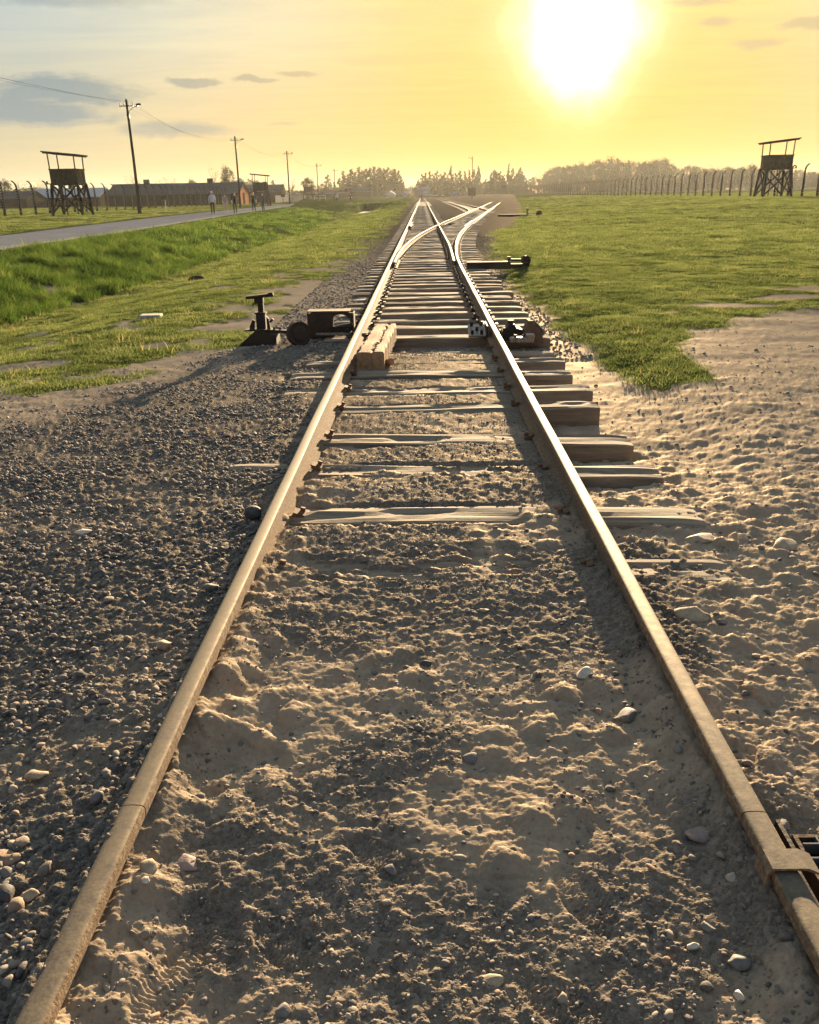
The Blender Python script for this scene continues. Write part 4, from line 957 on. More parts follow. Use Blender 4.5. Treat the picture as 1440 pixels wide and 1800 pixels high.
# ------------------------------------------------------------------ helpers for far things
def far(xpx, d):      # real ground position seen at that column, d metres deep
    return ((xpx-742)/1480*d+CAMX, (d-.53)/.9357)

# watchtower
def tower(x, y, z0, rz, H, label, group='wooden watchtowers along the fences', detail=True):
    root = empty('watchtower', (x, y, z0), rz); tag(root, label, 'watchtower', None)
    W = M['dark_wood']; s = H/4.6; hb, ht = 1.18*s, 1.0*s; pz = 2.32*s   # splay at foot / platform, platform height
    db, dt = 1.18*s, .95*s
    legs = []
    for (sx, sy_) in ((-1, -1), (1, -1), (1, 1), (-1, 1)):
        a = Vector((sx*hb, sy_*db, -.1)); b = Vector((sx*ht, sy_*dt, pz)); legs.append((a, b)); MB().bar(a, b, .17*s).build('leg', W, root)
    mb_ = []
    for i in range(4):
        a0, a1 = legs[i]; b0, b1 = legs[(i+1) % 4]
        for (p, q) in ((a0.lerp(a1, .12), b1), (b0.lerp(b1, .12), a1)): MB().bar(p, q, .09*s, .12*s).build('cross_brace', W, root)
        mb = MB(); mb.bar(a1, b1, .10*s, .14*s); mb.build('platform_beam', W, root)
    # extra middle uprights seen in front
    for sy_ in (-1, 1): MB().bar((0, sy_*db*.98, -.05), (0, sy_*dt, pz), .07*s).build('upright', W, root)
    mb = MB(); mb.box((0, 0, pz+.03), (2.15*s, 2.05*s, .08)); mb.build('platform', W, root)
    bh = 1.02*s; bx, by = 1.02*s, .97*s; z1 = pz+.05
    k = 0
    for (n_, ax) in ((13, 0), (13, 1), (11, 2), (11, 3)):
        for i in range(n_):
            f = (i+.5)/n_*2-1; full = 2*(bx if ax < 2 else by)/n_
            wgap = .93 if (i*7+ax*3) % 5 else .72
            if ax == 3: wgap = .55
            if ax == 0: pos = (f*bx, -by, z1+bh/2); dm = (full*wgap, .025, bh)
            elif ax == 1: pos = (f*bx, by, z1+bh/2); dm = (full*wgap, .025, bh)
            elif ax == 2: pos = (-bx, f*by, z1+bh/2); dm = (.025, full*wgap, bh)
            else: pos = (bx, f*by, z1+bh/2); dm = (.025, full*wgap, bh)
            MB().box(pos, dm).build('plank', W, root)
    mb = MB()
    for sgn in (-1, 1):
        mb.box((0, sgn*(by+.02), z1+bh), (2*bx+.1, .06, .08)); mb.box((sgn*(bx+.02), 0, z1+bh), (.06, 2*by, .08))
    mb.build('hand_rail', W, root)
    for sgn in (-1, 1):
        for sg2 in (-1, 1): MB().bar((sgn*bx*.95, sg2*by*.95, z1+bh*.3), (sgn*bx*.98, sg2*by*.98, H-.12-(.14*s if sgn > 0 else -.10*s)), .07*s).build('roof_post', W, root)
    mb = MB(); mb.box((0, 0, H-.06), (2.75*s, 2.5*s, .09*s), ry=.10); mb.build('roof', W, root)
    mb = MB()
    for sg in (-1, 1): mb.box((0, sg*by, H-.14), (2.7*s, .07, .10*s), ry=.10)
    mb.build('roof_beam', W, root)
    mb = MB(); mb.bar((-bx-.05, -by*.5, z1-.02), (-bx-.55*s, -by*.5, z1+.0), .07, .07); mb.bar((-bx-.5*s, -by*.5, z1+.02), (-bx-.5*s, -by*.5, z1+.18*s), .12, .10); mb.build('lamp_arm', W, root)
    return root
def zfar(x, y): return mz(x, y)
tx, ty = far(125, 67); tower(tx, ty, zfar(tx, ty)-.02, .02, 4.6, 'nearest watchtower on the left, dark planked box on crossed legs by the path')
tx, ty = far(459, 131); tower(tx, ty, zfar(tx, ty), .0, 4.6, 'second watchtower on the left, behind the walking people')
tx, ty = far(541, 222); tower(tx, ty, zfar(tx, ty), .15, 4.8, 'third small watchtower on the left, between two distant lamp posts')
tx, ty = far(611, 300); tower(tx, ty, zfar(tx, ty), .1, 4.7, 'farthest watchtower on the left, in front of the poplars')
tx, ty = far(1350, 80); r_ = tower(tx, ty, zfar(tx, ty)-.05, -.04, 4.95, 'watchtower on the right standing in the line of curved fence posts'); r_.scale = (-1, 1, 1)
tx, ty = far(885, 330); tower(tx, ty, zfar(tx, ty), -.1, 4.6, 'faint distant watchtower before the trees right of the branch track').scale = (-1, 1, 1)

# fences
def post_mesh():
    mb = MB(); H = 2.35; w0, w1 = .20, .13
    pts = [(0, 0, -.3), (0, 0, 1.2), (0, 0, H)]
    R = .55; ang_ = [0, .25, .5, .75, 1.0]
    rs = [w0*.62, w0*.55, w1*.66]
    for a in ang_[1:]:
        th = a*1.15; pts.append((R*(1-math.cos(th)), 0, H+R*math.sin(th))); rs.append(w1*.66-.02*a)
    mb.tube(pts, rs, 4); return mb.mesh('post', [M['concrete_post']])
POST = post_mesh()
def insul():
    mb = MB()
    for k in range(10): mb.tube([(.0, -.09, .35+k*.215), (0, -.15, .35+k*.215)], .030, 5)
    return mb.mesh('insulators', [M['porcelain']])
INS = insul()
def fence(side, X0, Y0, Y1, step, label, nins=34):
    root = empty('camp_fence', (X0, Y0, 0)); tag(root, label, 'fence'); y = Y0; i = 0; zs = []
    while y < Y1:
        z = zfar(X0, y); o = link('post', POST, root, (0, y-Y0, z), (random.uniform(-.02, .02), random.uniform(-.02, .03), 0 if side > 0 else PI))
        if i < nins: link('insulators', INS, o, (0, 0, 0), (0, 0, 0 if side > 0 else PI))
        zs.append((y, z)); y += step; i += 1
    for k in range(11):
        h = .35+k*.215
        xoff = 0 if h < 2.35 else side*.12
        mb = MB(); mb.tube([(xoff-side*.0, yy-Y0, zz+h) for yy, zz in zs], .006, 3); mb.build('wire', M['wire'], root)
    mb = MB(); mb.tube([(side*.38, yy-Y0, zz+2.35+.50) for yy, zz in zs], .006, 3); mb.build('wire', M['wire'], root)
    return root
fence(-1, -35.0, 56, 350, 3.05, 'long fence of curved concrete posts and barbed wire on the left before the barracks')
fence(1, 35.6, 52, 430, 3.3, 'long fence of curved concrete posts and barbed wire along the right field', 50)
0 and fence(-1, -42.5, 66, 300, 3.4, 'second row of curved concrete posts behind the left fence', 0)
# low row of pale posts by the third lamp post
root = empty('post_row', (*far(500, 190), 0)); tag(root, 'short row of pale concrete posts in the distance beside the third lamp post', 'fence')
for k in range(26):
    px_, py_ = far(484+k*2.05, 185+k*1.6); MB().box((px_-root.location.x, py_-root.location.y, zfar(px_, py_)+.75), (.22, .2, 1.5)).build('post', M['concrete_pale'], root)
# white railing over the ditch
rx_, ry_ = far(562, 150); t = empty('white_railing', (rx_, ry_, zfar(rx_, ry_))); tag(t, 'low white railing on the grass left of the path in the distance', 'railing')
mb = MB()
for k in range(3): mb.box((-1.0+k*1.0, 0, .42), (.13, .12, .85))
mb.build('upright', M['concrete_pale'], t); mb = MB(); mb.box((0, -.02, .78), (2.2, .09, .16)); mb.box((0, -.02, .38), (2.2, .09, .14)); mb.build('cross_rail', M['concrete_pale'], t)
# information board
bx_, by_ = far(289, 86); t = empty('notice_board', (bx_, by_, zfar(bx_, by_))); tag(t, 'small dark notice board on a thin post before the left fence', 'notice board')
MB().box((0, 0, .7), (.06, .06, 1.4)).build('post', M['black'], t); MB().box((0, -.04, 1.30), (.66, .03, .36)).build('board', M['black'], t)
bx_, by_ = far(497, 150); t = empty('notice_board', (bx_, by_, zfar(bx_, by_))); tag(t, 'dark notice board in the distance left of the third lamp post', 'notice board')
MB().box((0, 0, .7), (.09, .06, 1.6)).build('post', M['black'], t); MB().box((0, -.04, 1.5), (.75, .03, .40)).build('board', M['black'], t)
bx_, by_ = far(829, 235); t = empty('timber_hoarding', (bx_, by_, zfar(bx_, by_))); tag(t, 'dark square timber hoarding on a stub post before the trees right of the track', 'hoarding')
mb = MB(); mb.box((0, 0, .3), (.35, .25, .9)); mb.build('post', M['dark_wood'], t)
for k in range(5): MB().box((-.82+k*.41, 0, 1.75), (.39, .12, 2.1-.1*(k % 2))).build('plank', M['dark_wood'], t)

# lamp posts
def lamp_post(x, y, H, label, wires=True, flip=1):
    z = zfar(x, y); root = empty('lamp_post', (x, y, z)); tag(root, label, 'lamp post')
    mb = MB(); mb.tube([(0, 0, .9), (.02, 0, H*.5), (.0, 0, H-.12), (0, 0, H)], [.13, .115, .09, .02], 8); mb.build('pole', M['pole_wood'], root)
    mb = MB(); mb.box((0, -.02, .5), (.28, .26, 1.25), bev=.02); mb.build('concrete_base', M['concrete_post'], root)
    mb = MB(); mb.box((-.05, 0, H-.55), (1.15, .07, .07)); mb.build('cross_arm', M['metal_grey'], root)
    mb = MB()
    for dx in (-.58, -.26, .16, .50): mb.tube([(dx, 0, H-.52), (dx, 0, H-.30)], .035, 6)
    mb.build('insulators', M['porcelain'], root)
    mb = MB(); mb.tube([(.08*flip, 0, H-1.15), (.16*flip, 0, H-.92), (.5*flip, 0, H-.68), (.82*flip, 0, H-.55)], .025, 6); mb.build('lamp_arm', M['metal_grey'], root)
    hd = MB(); V, F = ICO2; hd.add([(v[0]*.25+.98*flip, v[1]*.14, v[2]*.085+H-.44) for v in V], F); hd.box((.86*flip, 0, H-.53), (.14, .12, .16)); hd.build('lamp_head', M['metal_grey'], root)
    mb = MB(); mb.box((.06, 0, H-1.35), (.12, .12, .22)); mb.box((-.06, 0, H-1.25), (.12, .10, .12)); mb.build('junction_box', M['metal_grey'], root)
    return (x, y, z+H)
lp = []
for (px_, d, H, lab) in ((243, 72, 9.0, 'tallest and nearest lamp post, left of the path'), (421, 114, 9.0, 'second lamp post from the left, behind the walking people'),
                         (508.5, 152, 9.0, 'third lamp post from the left'), (559, 212, 9.0, 'fourth lamp post from the left, at the white railing'), (589, 262, 9.2, 'fifth and smallest lamp post, before the poplars')):
    x_, y_ = far(px_, d); lp.append(lamp_post(x_, y_, H, lab))
x_, y_ = far(829, 240); lamp_post(x_, y_, 11.2, 'lone lamp post right of the track before the trees', flip=-1)
lp.insert(0, (lp[0][0]-.9, -8.0, lp[0][2]+.4)); lp.append((*far(628, 420), 9.0))
for i in range(len(lp)-1):
    for k, dx in enumerate((-.58, .16, .50)):
        a = Vector(lp[i])+Vector((dx, 0, -.28)); b = Vector(lp[i+1])+Vector((dx, 0, -.28)); sag = .9+.25*k
        mb = MB(); mb.tube([a.lerp(b, f/16)-Vector((0, 0, 4*sag*(f/16)*(1-f/16))) for f in range(17)], .006, 3)
        tag(mb.build('overhead_wire', M['wire']), 'thin sagging power wire strung between the lamp posts', 'wire', 'power wires above the path')

# ------------------------------------------------------------------ buildings
def brick_mat(name, c1, c2, mortar, sc=1.0):
    m_, t = mat(name); c = t.new('ShaderNodeTexCoord').outputs['Object']
    n = t.noise(c, 1.5, 5, .6); col = t.ramp(n, [(.3, c1), (.7, c2)]); principled(t, col, .9, 0, t.noise(c, 12, 4, .6), .4, .01); return m_
M['brick'] = brick_mat('old_brick', (.22, .10, .05), (.40, .21, .11), (.3, .28, .25))
M['roof'] = simple('dark_roof_felt', (.070, .078, .088), 1.0, 0, .25, 1.5, .3, .02, spec=0.0)
M['roof_pale'] = simple('pale_roof_sheet', (.42, .45, .48), 1.0, 0, .12, 1.0, spec=0.0)
M['plank_wall'] = simple('dark_plank_wall', (.045, .040, .038), .9, 0, .3, 2.0)
M['glass'] = simple('window_pane', (.04, .045, .05), .2, 0, .2, 2, .05)
for k_ in ('plank_wall', 'brick', 'dark_wood', 'pole_wood', 'concrete_post'):
    for nd_ in M[k_].node_tree.nodes:
        if nd_.type == 'BSDF_PRINCIPLED': nd_.inputs['Specular IOR Level'].default_value = 0.0; nd_.inputs['Roughness'].default_value = 1.0
M['white'] = simple('white_canvas', (.75, .76, .80), .7, 0, .06, 1.0)
M['violet'] = simple('blue_violet_canvas', (.30, .31, .62), .7, 0, .2, .6)
def barrack(x, y, L, Wd, hw, hr, rz, label, wall, roof, nwin=8, chim=2, gable=None):
    z = zfar(x, y)-.15; root = empty('barrack', (x, y, z), rz); tag(root, label, 'barrack')
    mb = MB(); mb.box((0, -Wd/2, hw/2), (L, .25, hw)); mb.box((0, Wd/2, hw/2), (L, .25, hw)); mb.build('wall', wall, root)
    for sg in (-1, 1):
        mb = MB(); mb.prism([(-Wd/2, 0), (Wd/2, 0), (Wd/2, hw), (0, hr), (-Wd/2, hw)], -.12, .12, Matrix.Rotation(PI/2, 3, 'Z'), (sg*(L/2), 0, 0)); mb.build('gable', gable or wall, root)
        mb = MB(); mb.box((sg*(L/2+.13), 0, 1.05), (.06, 1.6, 2.1)); mb.build('door', M['plank_wall'], root)
    mb = MB(); rl = math.hypot(Wd/2+.45, hr-hw); a = math.atan2(hr-hw, Wd/2)
    for sg in (-1, 1): mb.box((0, sg*(Wd/4+.12), (hw+hr)/2+.02), (L+.7, rl, .12), rx=-sg*a)
    rf = mb.build('roof', roof, root)
    for k in range(chim): MB().box((-L/2+L*(k+.5)/chim, 0, hr+.3), (.9, .8, 1.1)).build('chimney', wall, rf)
    for k in range(nwin):
        xw = -L/2+L*(k+.5)/nwin; f = MB().box((xw, -Wd/2-.14, hw*.58), (1.15, .06, .75)).build('window', M['plank_wall'], root); MB().box((xw, -Wd/2-.18, hw*.58), (.95, .03, .55)).build('pane', M['glass'], f)
    return root
def bar_px(x0, x1, d, **k):
    xa, ya = far(x0, d); xb, yb = far(x1, d); return (xa+xb)/2, (ya+yb)/2, xb-xa
x_, y_, L_ = bar_px(190, 419, 150); barrack(x_, y_+4, L_, 9, 2.0, 3.75, 0, 'long low barrack with dark roof and warm brick gable end behind the lamp posts', M['plank_wall'], M['roof'], 12, 2, M['brick'])
x_, y_, L_ = bar_px(436, 497, 215); barrack(x_, y_, L_, 8, 2.6, 4.1, .05, 'dark-roofed barrack right of the second watchtower', M['plank_wall'], M['roof'], 5, 1)
x_, y_, L_ = bar_px(66, 185, 165); barrack(x_, y_, L_, 9, 1.9, 3.4, 0, 'barrack with pale roof seen through the legs of the nearest tower', M['plank_wall'], M['roof_pale'], 7, 1)
x_, y_, L_ = bar_px(-60, 60, 150); barrack(x_, y_, L_, 8, 1.7, 2.9, 0, 'low dark barrack at the left edge behind the fence', M['plank_wall'], M['roof'], 6, 0)
x_, y_, L_ = bar_px(613, 650, 320); barrack(x_, y_, L_, 7, 2.0, 3.2, .15, 'dark wooden hut below the poplars', M['plank_wall'], M['roof'], 3, 0)
x_, y_, L_ = bar_px(560, 612, 300); barrack(x_, y_, L_, 6, 1.9, 2.6, 0, 'long low dark shed left of the wooden hut', M['plank_wall'], M['roof'], 3, 0)
def tent(x, y, w_, h, mt, label, cat='tent'):
    z = zfar(x, y); t = empty('tent', (x, y, z)); tag(t, label, cat); mb = MB(); mb.prism([(-w_/2, h*.55), (w_/2, h*.55), (0, h)], -w_/2, w_/2); mb.box((0, 0, h*.52), (w_*1.02, w_*1.02, h*.1)); mb.build('canopy', mt, t)
    for a in (-1, 1):
        for b in (-1, 1): MB().box((a*w_*.46, b*w_*.46, h*.25), (.12, .12, h*.52)).build('pole', M['concrete_pale'], t)
    MB().box((0, w_*.4, h*.25), (w_*.9, .05, h*.5)).build('back_wall', mt, t)
x_, y_ = far(686, 330); tent(x_, y_, 3.9, 2.6, M['white'], 'small white tent in the distance left of the track')
x_, y_ = far(711, 380); tent(x_, y_, 3.3, 2.3, M['violet'], 'small blue-violet tent in the distance left of the track')
x_, y_ = far(798, 380); tent(x_, y_, 4.2, 1.6, M['violet'], 'low blue-violet tent in the distance right of the track')
x_, y_ = far(746, 400); t = empty('event_stage', (x_, y_, zfar(x_, y_))); tag(t, 'pale violet stage with a dark screen where the tracks meet the horizon', 'stage')
mb = MB(); mb.box((-2.7, 0, 2.0), (.35, 1.5, 4.0)); mb.box((2.7, 0, 2.0), (.35, 1.5, 4.0)); mb.box((0, 0, 4.1), (6.0, 2.2, .6)); mb.build('frame', M['violet'], t)
MB().box((0, 1.0, 2.2), (5.0, .2, 3.4)).build('back_panel', M['violet'], t); MB().box((.5, .7, 2.5), (2.6, .12, 1.1)).build('screen', M['white'], t); MB().box((0, 0, .35), (5.6, 2.6, .7)).build('floor', M['plank_wall'], t)
for (a, b, d, lab) in ((757, 771, 360, 'long pale low wall right of the stage'), (775, 781, 350, 'short pale low wall between the stage and the low tent')):
    x_, y_, L_ = bar_px(a, b, d); t = empty('low_wall', (x_, y_, zfar(x_, y_))); tag(t, lab, 'wall'); MB().box((0, 0, .6), (L_, .3, .5)).build('panel', M['concrete_pale'], t); MB().box((0, 0, .2), (L_, .4, .5)).build('plinth', M['concrete_post'], t)

# ------------------------------------------------------------------ people
def person(x, y, rz, h, skin, top, bottom, hair, label, stride=.22, arms='down', z=None, longcoat=False, cap=None):
    k = h/1.75; root = empty('person', (x, y, (zfar(x, y) if z is None else z)), rz); tag(root, label, 'person')
    P = {}; vs = []; es = []; rs = []
    def v(p, r, par=None, r2=None): vs.append((p[0]*k, p[1]*k, p[2]*k)); rs.append((r*k*1.15, (r2 or r)*k*1.1)); i = len(vs)-1; (es.append((par, i)) if par is not None else None); return i
    pel = v((0, 0, .95), .135, None, .10); wa = v((0, 0, 1.10), .115, pel, .09); ch = v((0, .0, 1.30), .15, wa, .10); sh = v((0, 0, 1.43), .11, ch, .085); nk_ = v((0, -.01, 1.51), .05, sh); hd = v((0, -.02, 1.60), .075, nk_, .085); v((0, -.015, 1.70), .07, hd, .08)
    for sx in (-1, 1):
        st = stride*sx
        hp = v((sx*.095, 0, .90), .10, pel); kn = v((sx*.10, -st*.55-.03, .50), .062, hp); an = v((sx*.10, -st+.02, .10), .042, kn); he = v((sx*.10, -st+.01, .045), .042, an); v((sx*.11, -st-.15, .03), .032, he)
        so_ = v((sx*.19, 0, 1.42), .058, sh)
        if arms == 'phone' and sx > 0: e = v((sx*.25, -.06, 1.16), .042, so_); ha = v((sx*.14, -.26, 1.30), .034, e)
        elif arms == 'head' and sx < 0: e = v((sx*.33, -.12, 1.40), .042, so_); ha = v((sx*.16, -.16, 1.60), .034, e)
        else: e = v((sx*.25, .03+st*.2, 1.14), .042, so_); ha = v((sx*.24, -.05+st*.5, .92), .033, e)
        d = Vector(vs[ha])-Vector(vs[e]); d.normalize(); ap = Vector(vs[ha])/k
        v(tuple(ap+d*.09), .026, ha, .036)
        for q in range(4):
            off = Vector((0, (q-1.5)*.020, 0)); f1 = v(tuple(ap+d*.10+off), .010, ha); v(tuple(ap+d*(.155-.012*abs(q-1.3))+off), .008, f1)
        th = v(tuple(ap+d*.05+Vector((0, -.045, 0))), .010, ha); v(tuple(ap+d*.09+Vector((0, -.055, 0))), .008, th)
    me = bpy.data.meshes.new('body'); me.from_pydata(vs, es, []); ob = bpy.data.objects.new('body', me); COL.objects.link(ob)
    md = ob.modifiers.new('skin', 'SKIN'); md.use_smooth_shade = True
    sv = me.skin_vertices[0].data
    for i, r in enumerate(rs): sv[i].radius = r; sv[i].use_root = (i == 0)
    ob.modifiers.new('sub', 'SUBSURF').levels = 1
    dg = bpy.context.evaluated_depsgraph_get(); em = bpy.data.meshes.new_from_object(ob.evaluated_get(dg)); bpy.data.objects.remove(ob)
    em.name = 'body'; em.materials.clear()
    for mt in (skin, top, bottom, M['black']): em.materials.append(mt)
    for p in em.polygons:
        c = p.center; zc = c.z/k; mi = 1
        if zc < .07: mi = 3
        elif zc < .98 and abs(c.x/k) < .19: mi = 2
        elif zc > 1.485: mi = 0
        elif abs(c.x/k) > .2 and zc < 1.12 and zc > .7: mi = 0
        if longcoat and .45 < zc < 1.48: mi = 1
        p.material_index = mi; p.use_smooth = True
    b = link('body', em, root)
    V, F = ICO2; mb = MB(); mb.add([(v_[0]*.088*k, (v_[1]*.10+.012)*k, (v_[2]*.085+1.685)*k) for v_ in V], F); mb.build('cap' if cap else 'hair', cap or hair, root, True)
    mb = MB(); mb.box((0, -.105*k, 1.625*k), (.025*k, .035*k, .045*k)); mb.box((0, -.095*k, 1.575*k), (.045*k, .012*k, .012*k)); mb.build('face', skin, root)
    return root
M['skin'] = simple('skin', (.42, .25, .17), .6, 0, .1); M['hair'] = simple('dark_hair', (.03, .02, .015), .6, 0, .3)
M['shirt_blue'] = simple('pale_blue_shirt', (.42, .50, .60), .8, 0, .1); M['grey_cloth'] = simple('grey_cloth', (.22, .21, .22), .85, 0, .2); M['black_cloth'] = simple('black_cloth', (.016, .016, .02), .85, 0, .2)
M['navy'] = simple('navy_cloth', (.03, .045, .085), .85, 0, .2); M['beige'] = simple('beige_cloth', (.34, .29, .23), .85, 0, .2); M['white_cloth'] = simple('white_cloth', (.6, .6, .58), .8, 0, .1); M['blond'] = simple('fair_hair', (.30, .20, .10), .6, 0, .2)
ppl = [(373, 68, 1.80, 'shirt_blue', 'black_cloth', 'person in a pale blue shirt, white cap and black trousers, leftmost on the path', dict(cap=M['white_cloth'], stride=.10)),
       (395.5, 76, 1.62, 'grey_cloth', 'beige', 'person in a grey top and light trousers, second from left on the path', dict(stride=.18)),
       (412.5, 70, 1.70, 'black_cloth', 'black_cloth', 'person all in black with one hand raised, third from left on the path', dict(arms='phone', stride=.12)),
       (445.5, 78, 1.72, 'black_cloth', 'black_cloth', 'person in black with fair hair, fourth from left on the path', dict(arms='head', stride=.06)),
       (462, 77, 1.68, 'navy', 'navy', 'person in a long navy dress, rightmost of the five on the path', dict(longcoat=True, stride=.05)),
       (592, 165, 1.75, 'shirt_blue', 'black_cloth', 'distant person in a pale top walking on the far path', dict()),
       (615.5, 185, 1.72, 'black_cloth', 'black_cloth', 'distant person in dark clothes on the far path by the hut', dict(stride=.28))]
for (px_, d, h, a, b, lab, kw) in ppl:
    x_, y_ = far(px_, d); person(x_, y_, random.uniform(-.3, .3), h, M['skin'], M[a], M[b], M['blond'] if 'fair' in lab else M['hair'], lab, z=.245, **kw)
x_, y_ = far(741, 218); person(x_, y_, .2, 1.75, M['skin'], M['black_cloth'], M['black_cloth'], M['hair'], 'tiny dark figure standing between the rails far down the track', z=-.02)

# ------------------------------------------------------------------ trees
def tree_meshes(kind, seed, h):
    r = np.random.default_rng(seed); br = MB(); cl = []   # clusters (x,y,z,radius)
    def limb(a, b, r0, r1, bendy=.1):
        a = np.array(a); b = np.array(b); m1 = a*.6+b*.4+r.normal(0, bendy, 3)*np.linalg.norm(b-a)*.3
        br.tube([tuple(a), tuple(m1), tuple(b)], [r0, (r0+r1)/2, r1], 5, cap=False)
    if kind == 'poplar':
        limb((0, 0, -.3), (r.normal(0, .2), 0, h*.95), .22, .03, .03)
        nfork = r.integers(1, 3)
        for i in range(52):
            i = i/2; z = h*(.03+.95*(i/26)); rad = h*.10*(1-.80*(i/26)**2)*r.uniform(.2, 1.35)
            a = r.random()*6.28; p = (math.cos(a)*rad, math.sin(a)*rad, z); limb((0, 0, z-h*.06), p, .06, .015); cl.append((*p, h*.050*r.uniform(.5, 1.3)*(1.25-.85*i/26)))
        n = 4600; ls = .42
    elif kind == 'round':
        limb((0, 0, -.3), (r.normal(0, .3), 0, h*.55), .35, .15)
        for i in range(64):
            a = r.random()*6.28; u = r.random(); z = h*(.12+.84*u); rad = h*.36*math.sin(PI*(.18+.72*u))*r.uniform(.35, 1.05); p = (math.cos(a)*rad, math.sin(a)*rad, z)
            limb((0, 0, h*(.2+.3*u)), p, .10, .02, .2); cl.append((*p, h*.075*r.uniform(.5, 1.4)))
        n = 4200; ls = .46
    elif kind == 'sparse':
        limb((0, 0, -.3), (r.normal(0, .3), 0, h*.6), .25, .08)
        for i in range(34):
            a = r.random()*6.28; u = r.random(); z = h*(.35+.65*u); rad = h*.30*math.sin(PI*(.2+.65*u))*r.uniform(.5, 1.2); p = (math.cos(a)*rad, math.sin(a)*rad, z)
            limb((0, 0, h*(.25+.3*u)), p, .09, .02, .3)
            for q in range(3):
                p2 = np.array(p)+r.normal(0, h*.06, 3); limb(p, p2, .03, .008, .2)
            cl.append((*p, h*.08*r.uniform(.5, 1.2)))
        n = 380; ls = .30
    else:   # bush
        for i in range(16):
            a = r.random()*6.28; rad = h*.7*r.random(); p = (math.cos(a)*rad, math.sin(a)*rad, h*r.uniform(.2, .8)); limb((0, 0, 0), p, .04, .01); cl.append((*p, h*.28))
        n = 700; ls = .36
    cl = np.array(cl); w_ = cl[:, 3]**2; ci = r.choice(len(cl), n, p=w_/w_.sum()); d = r.normal(size=(n, 3)); d /= np.linalg.norm(d, axis=1)[:, None]
    c = cl[ci, :3]+d*np.array([1, 1, 1.25])*(cl[ci, 3]*np.abs(r.normal(.75, .42, n)))[:, None]; c[:, 2] = np.maximum(c[:, 2], .1)
    n1 = r.normal(size=(n, 3)); n1 /= np.linalg.norm(n1, axis=1)[:, None]; n2 = np.cross(n1, r.normal(size=(n, 3))); n2 /= np.linalg.norm(n2, axis=1)[:, None]
    s = ls*r.uniform(.5, 1.1, n)[:, None]*h/13*.5
    V = np.stack([c-n1*s, c+n2*s*.8, c+n1*s, c-n2*s*.8], 1).reshape(-1, 3); F = np.arange(4*n).reshape(n, 4)
    lm = {'poplar': 'leaf_poplar', 'round': 'leaf_wood', 'sparse': 'leaf_bare', 'bush': 'leaf_wood'}[kind]
    return br.mesh('trunk', [M['bark']]), npmesh('crown', V, F, [M[lm]])
TM = {k: [tree_meshes(k, 500+i*13+len(k), 13.0 if k != 'bush' else 3.0) for i in range(nv)] for k, nv in (('poplar', 6), ('round', 5), ('sparse', 4), ('bush', 3))}
def tree(px_, d, top, kind, label, group, name='tree', widen=1.0):
    x, y = far(px_, d); z = zfar(x, y) if abs(x) < 900 else .3
    hor = 341.3-(px_-742)*.01745; base = hor+(1.5314-z)*1581/d; h = (base-top)*d/1581; bh = 13.0 if kind != 'bush' else 3.0; s = h/bh
    root = empty(name, (x, y, z-.1), random.random()*6.28); tag(root, label, 'tree' if kind != 'bush' else 'bush', group); tm, cm = random.choice(TM[kind])
    for nm, me in (('trunk', tm), ('crown', cm)):
        o = link(nm, me, root); o.scale = (s*widen, s*widen, s)
J = random.uniform
GP = 'poplars in the row left of the track'
for (px_, tp) in ((577, 305), (588, 318), (597, 311), (605, 299), (612, 305), (618, 295), (625, 300), (632, 292), (639, 297), (645, 295), (651, 293), (658, 291), (664, 296), (669, 292), (676, 294), (682, 292), (689, 297), (694, 295), (700, 299), (705, 308), (709, 317)):
    tree(px_, J(395, 430), tp, 'poplar', 'tall dark poplar in the dense row left of the track', GP, 'poplar', 1.6)
GP2 = 'poplars in the row behind the stage and right of it'
for (px_, tp) in ((729, 327), (735, 314), (742, 304), (748, 302), (755, 300), (761, 304), (768, 298), (775, 304), (781, 301), (787, 305), (800, 302), (808, 298), (817, 300), (832, 296), (839, 300), (853, 312), (862, 302), (868, 297), (878, 299), (884, 305), (899, 295), (906, 303), (912, 293), (917, 300), (924, 318), (931, 322)):
    tree(px_, J(400, 440), tp, 'poplar', 'hazy poplar in the row right of the stage', GP2, 'poplar', 1.35)
for (px_, tp, lab) in ((792, 289, 'thin ragged poplar rising above the low violet tent'), (824, 296, 'narrow poplar immediately left of the lone lamp post'), (840, 290, 'thin forked poplar just right of the lone lamp post'), (892, 287, 'tallest slim poplar, right of the far tower')):
    tree(px_, 405, tp, 'poplar', lab, None, 'poplar', .8)
for (px_, tp, lab) in ((870, 300, 'broad rounded tree among the poplars right of the lone lamp post'),): tree(px_, 398, tp, 'round', lab, None, 'broadleaf_tree', .9)
for (px_, tp) in ((938, 309), (946, 304), (953, 300)): tree(px_, 390, tp, 'sparse', 'thin budding tree at the left edge of the far wood', 'budding trees at the edge of the far wood', 'budding_tree', 1.1)
GW = 'broadleaf trees of the far wood on the right'
xw = 962
while xw < 1520:
    tp = float(I(xw, [960, 990, 1020, 1050, 1080, 1120, 1160, 1200, 1240, 1280, 1320, 1360, 1400, 1440, 1520], [298, 291, 288, 284, 281, 280, 284, 291, 296, 294, 292, 296, 299, 303, 303]))+J(-3.5, 6)
    tree(xw, J(430, 520), tp, random.choice(('round', 'round', 'round', 'poplar')), 'broadleaf tree in the hazy wood along the right horizon', GW, 'broadleaf_tree', 1.2); xw += J(7, 11)
xw = 965
while xw < 1520:
    tree(xw, J(380, 425), float(I(xw, [960, 1100, 1520], [318, 312, 314]))+J(-4, 5), 'round', 'lower tree at the front of the hazy wood on the right', 'front trees of the far wood on the right', 'broadleaf_tree', 1.5); xw += J(13, 19)
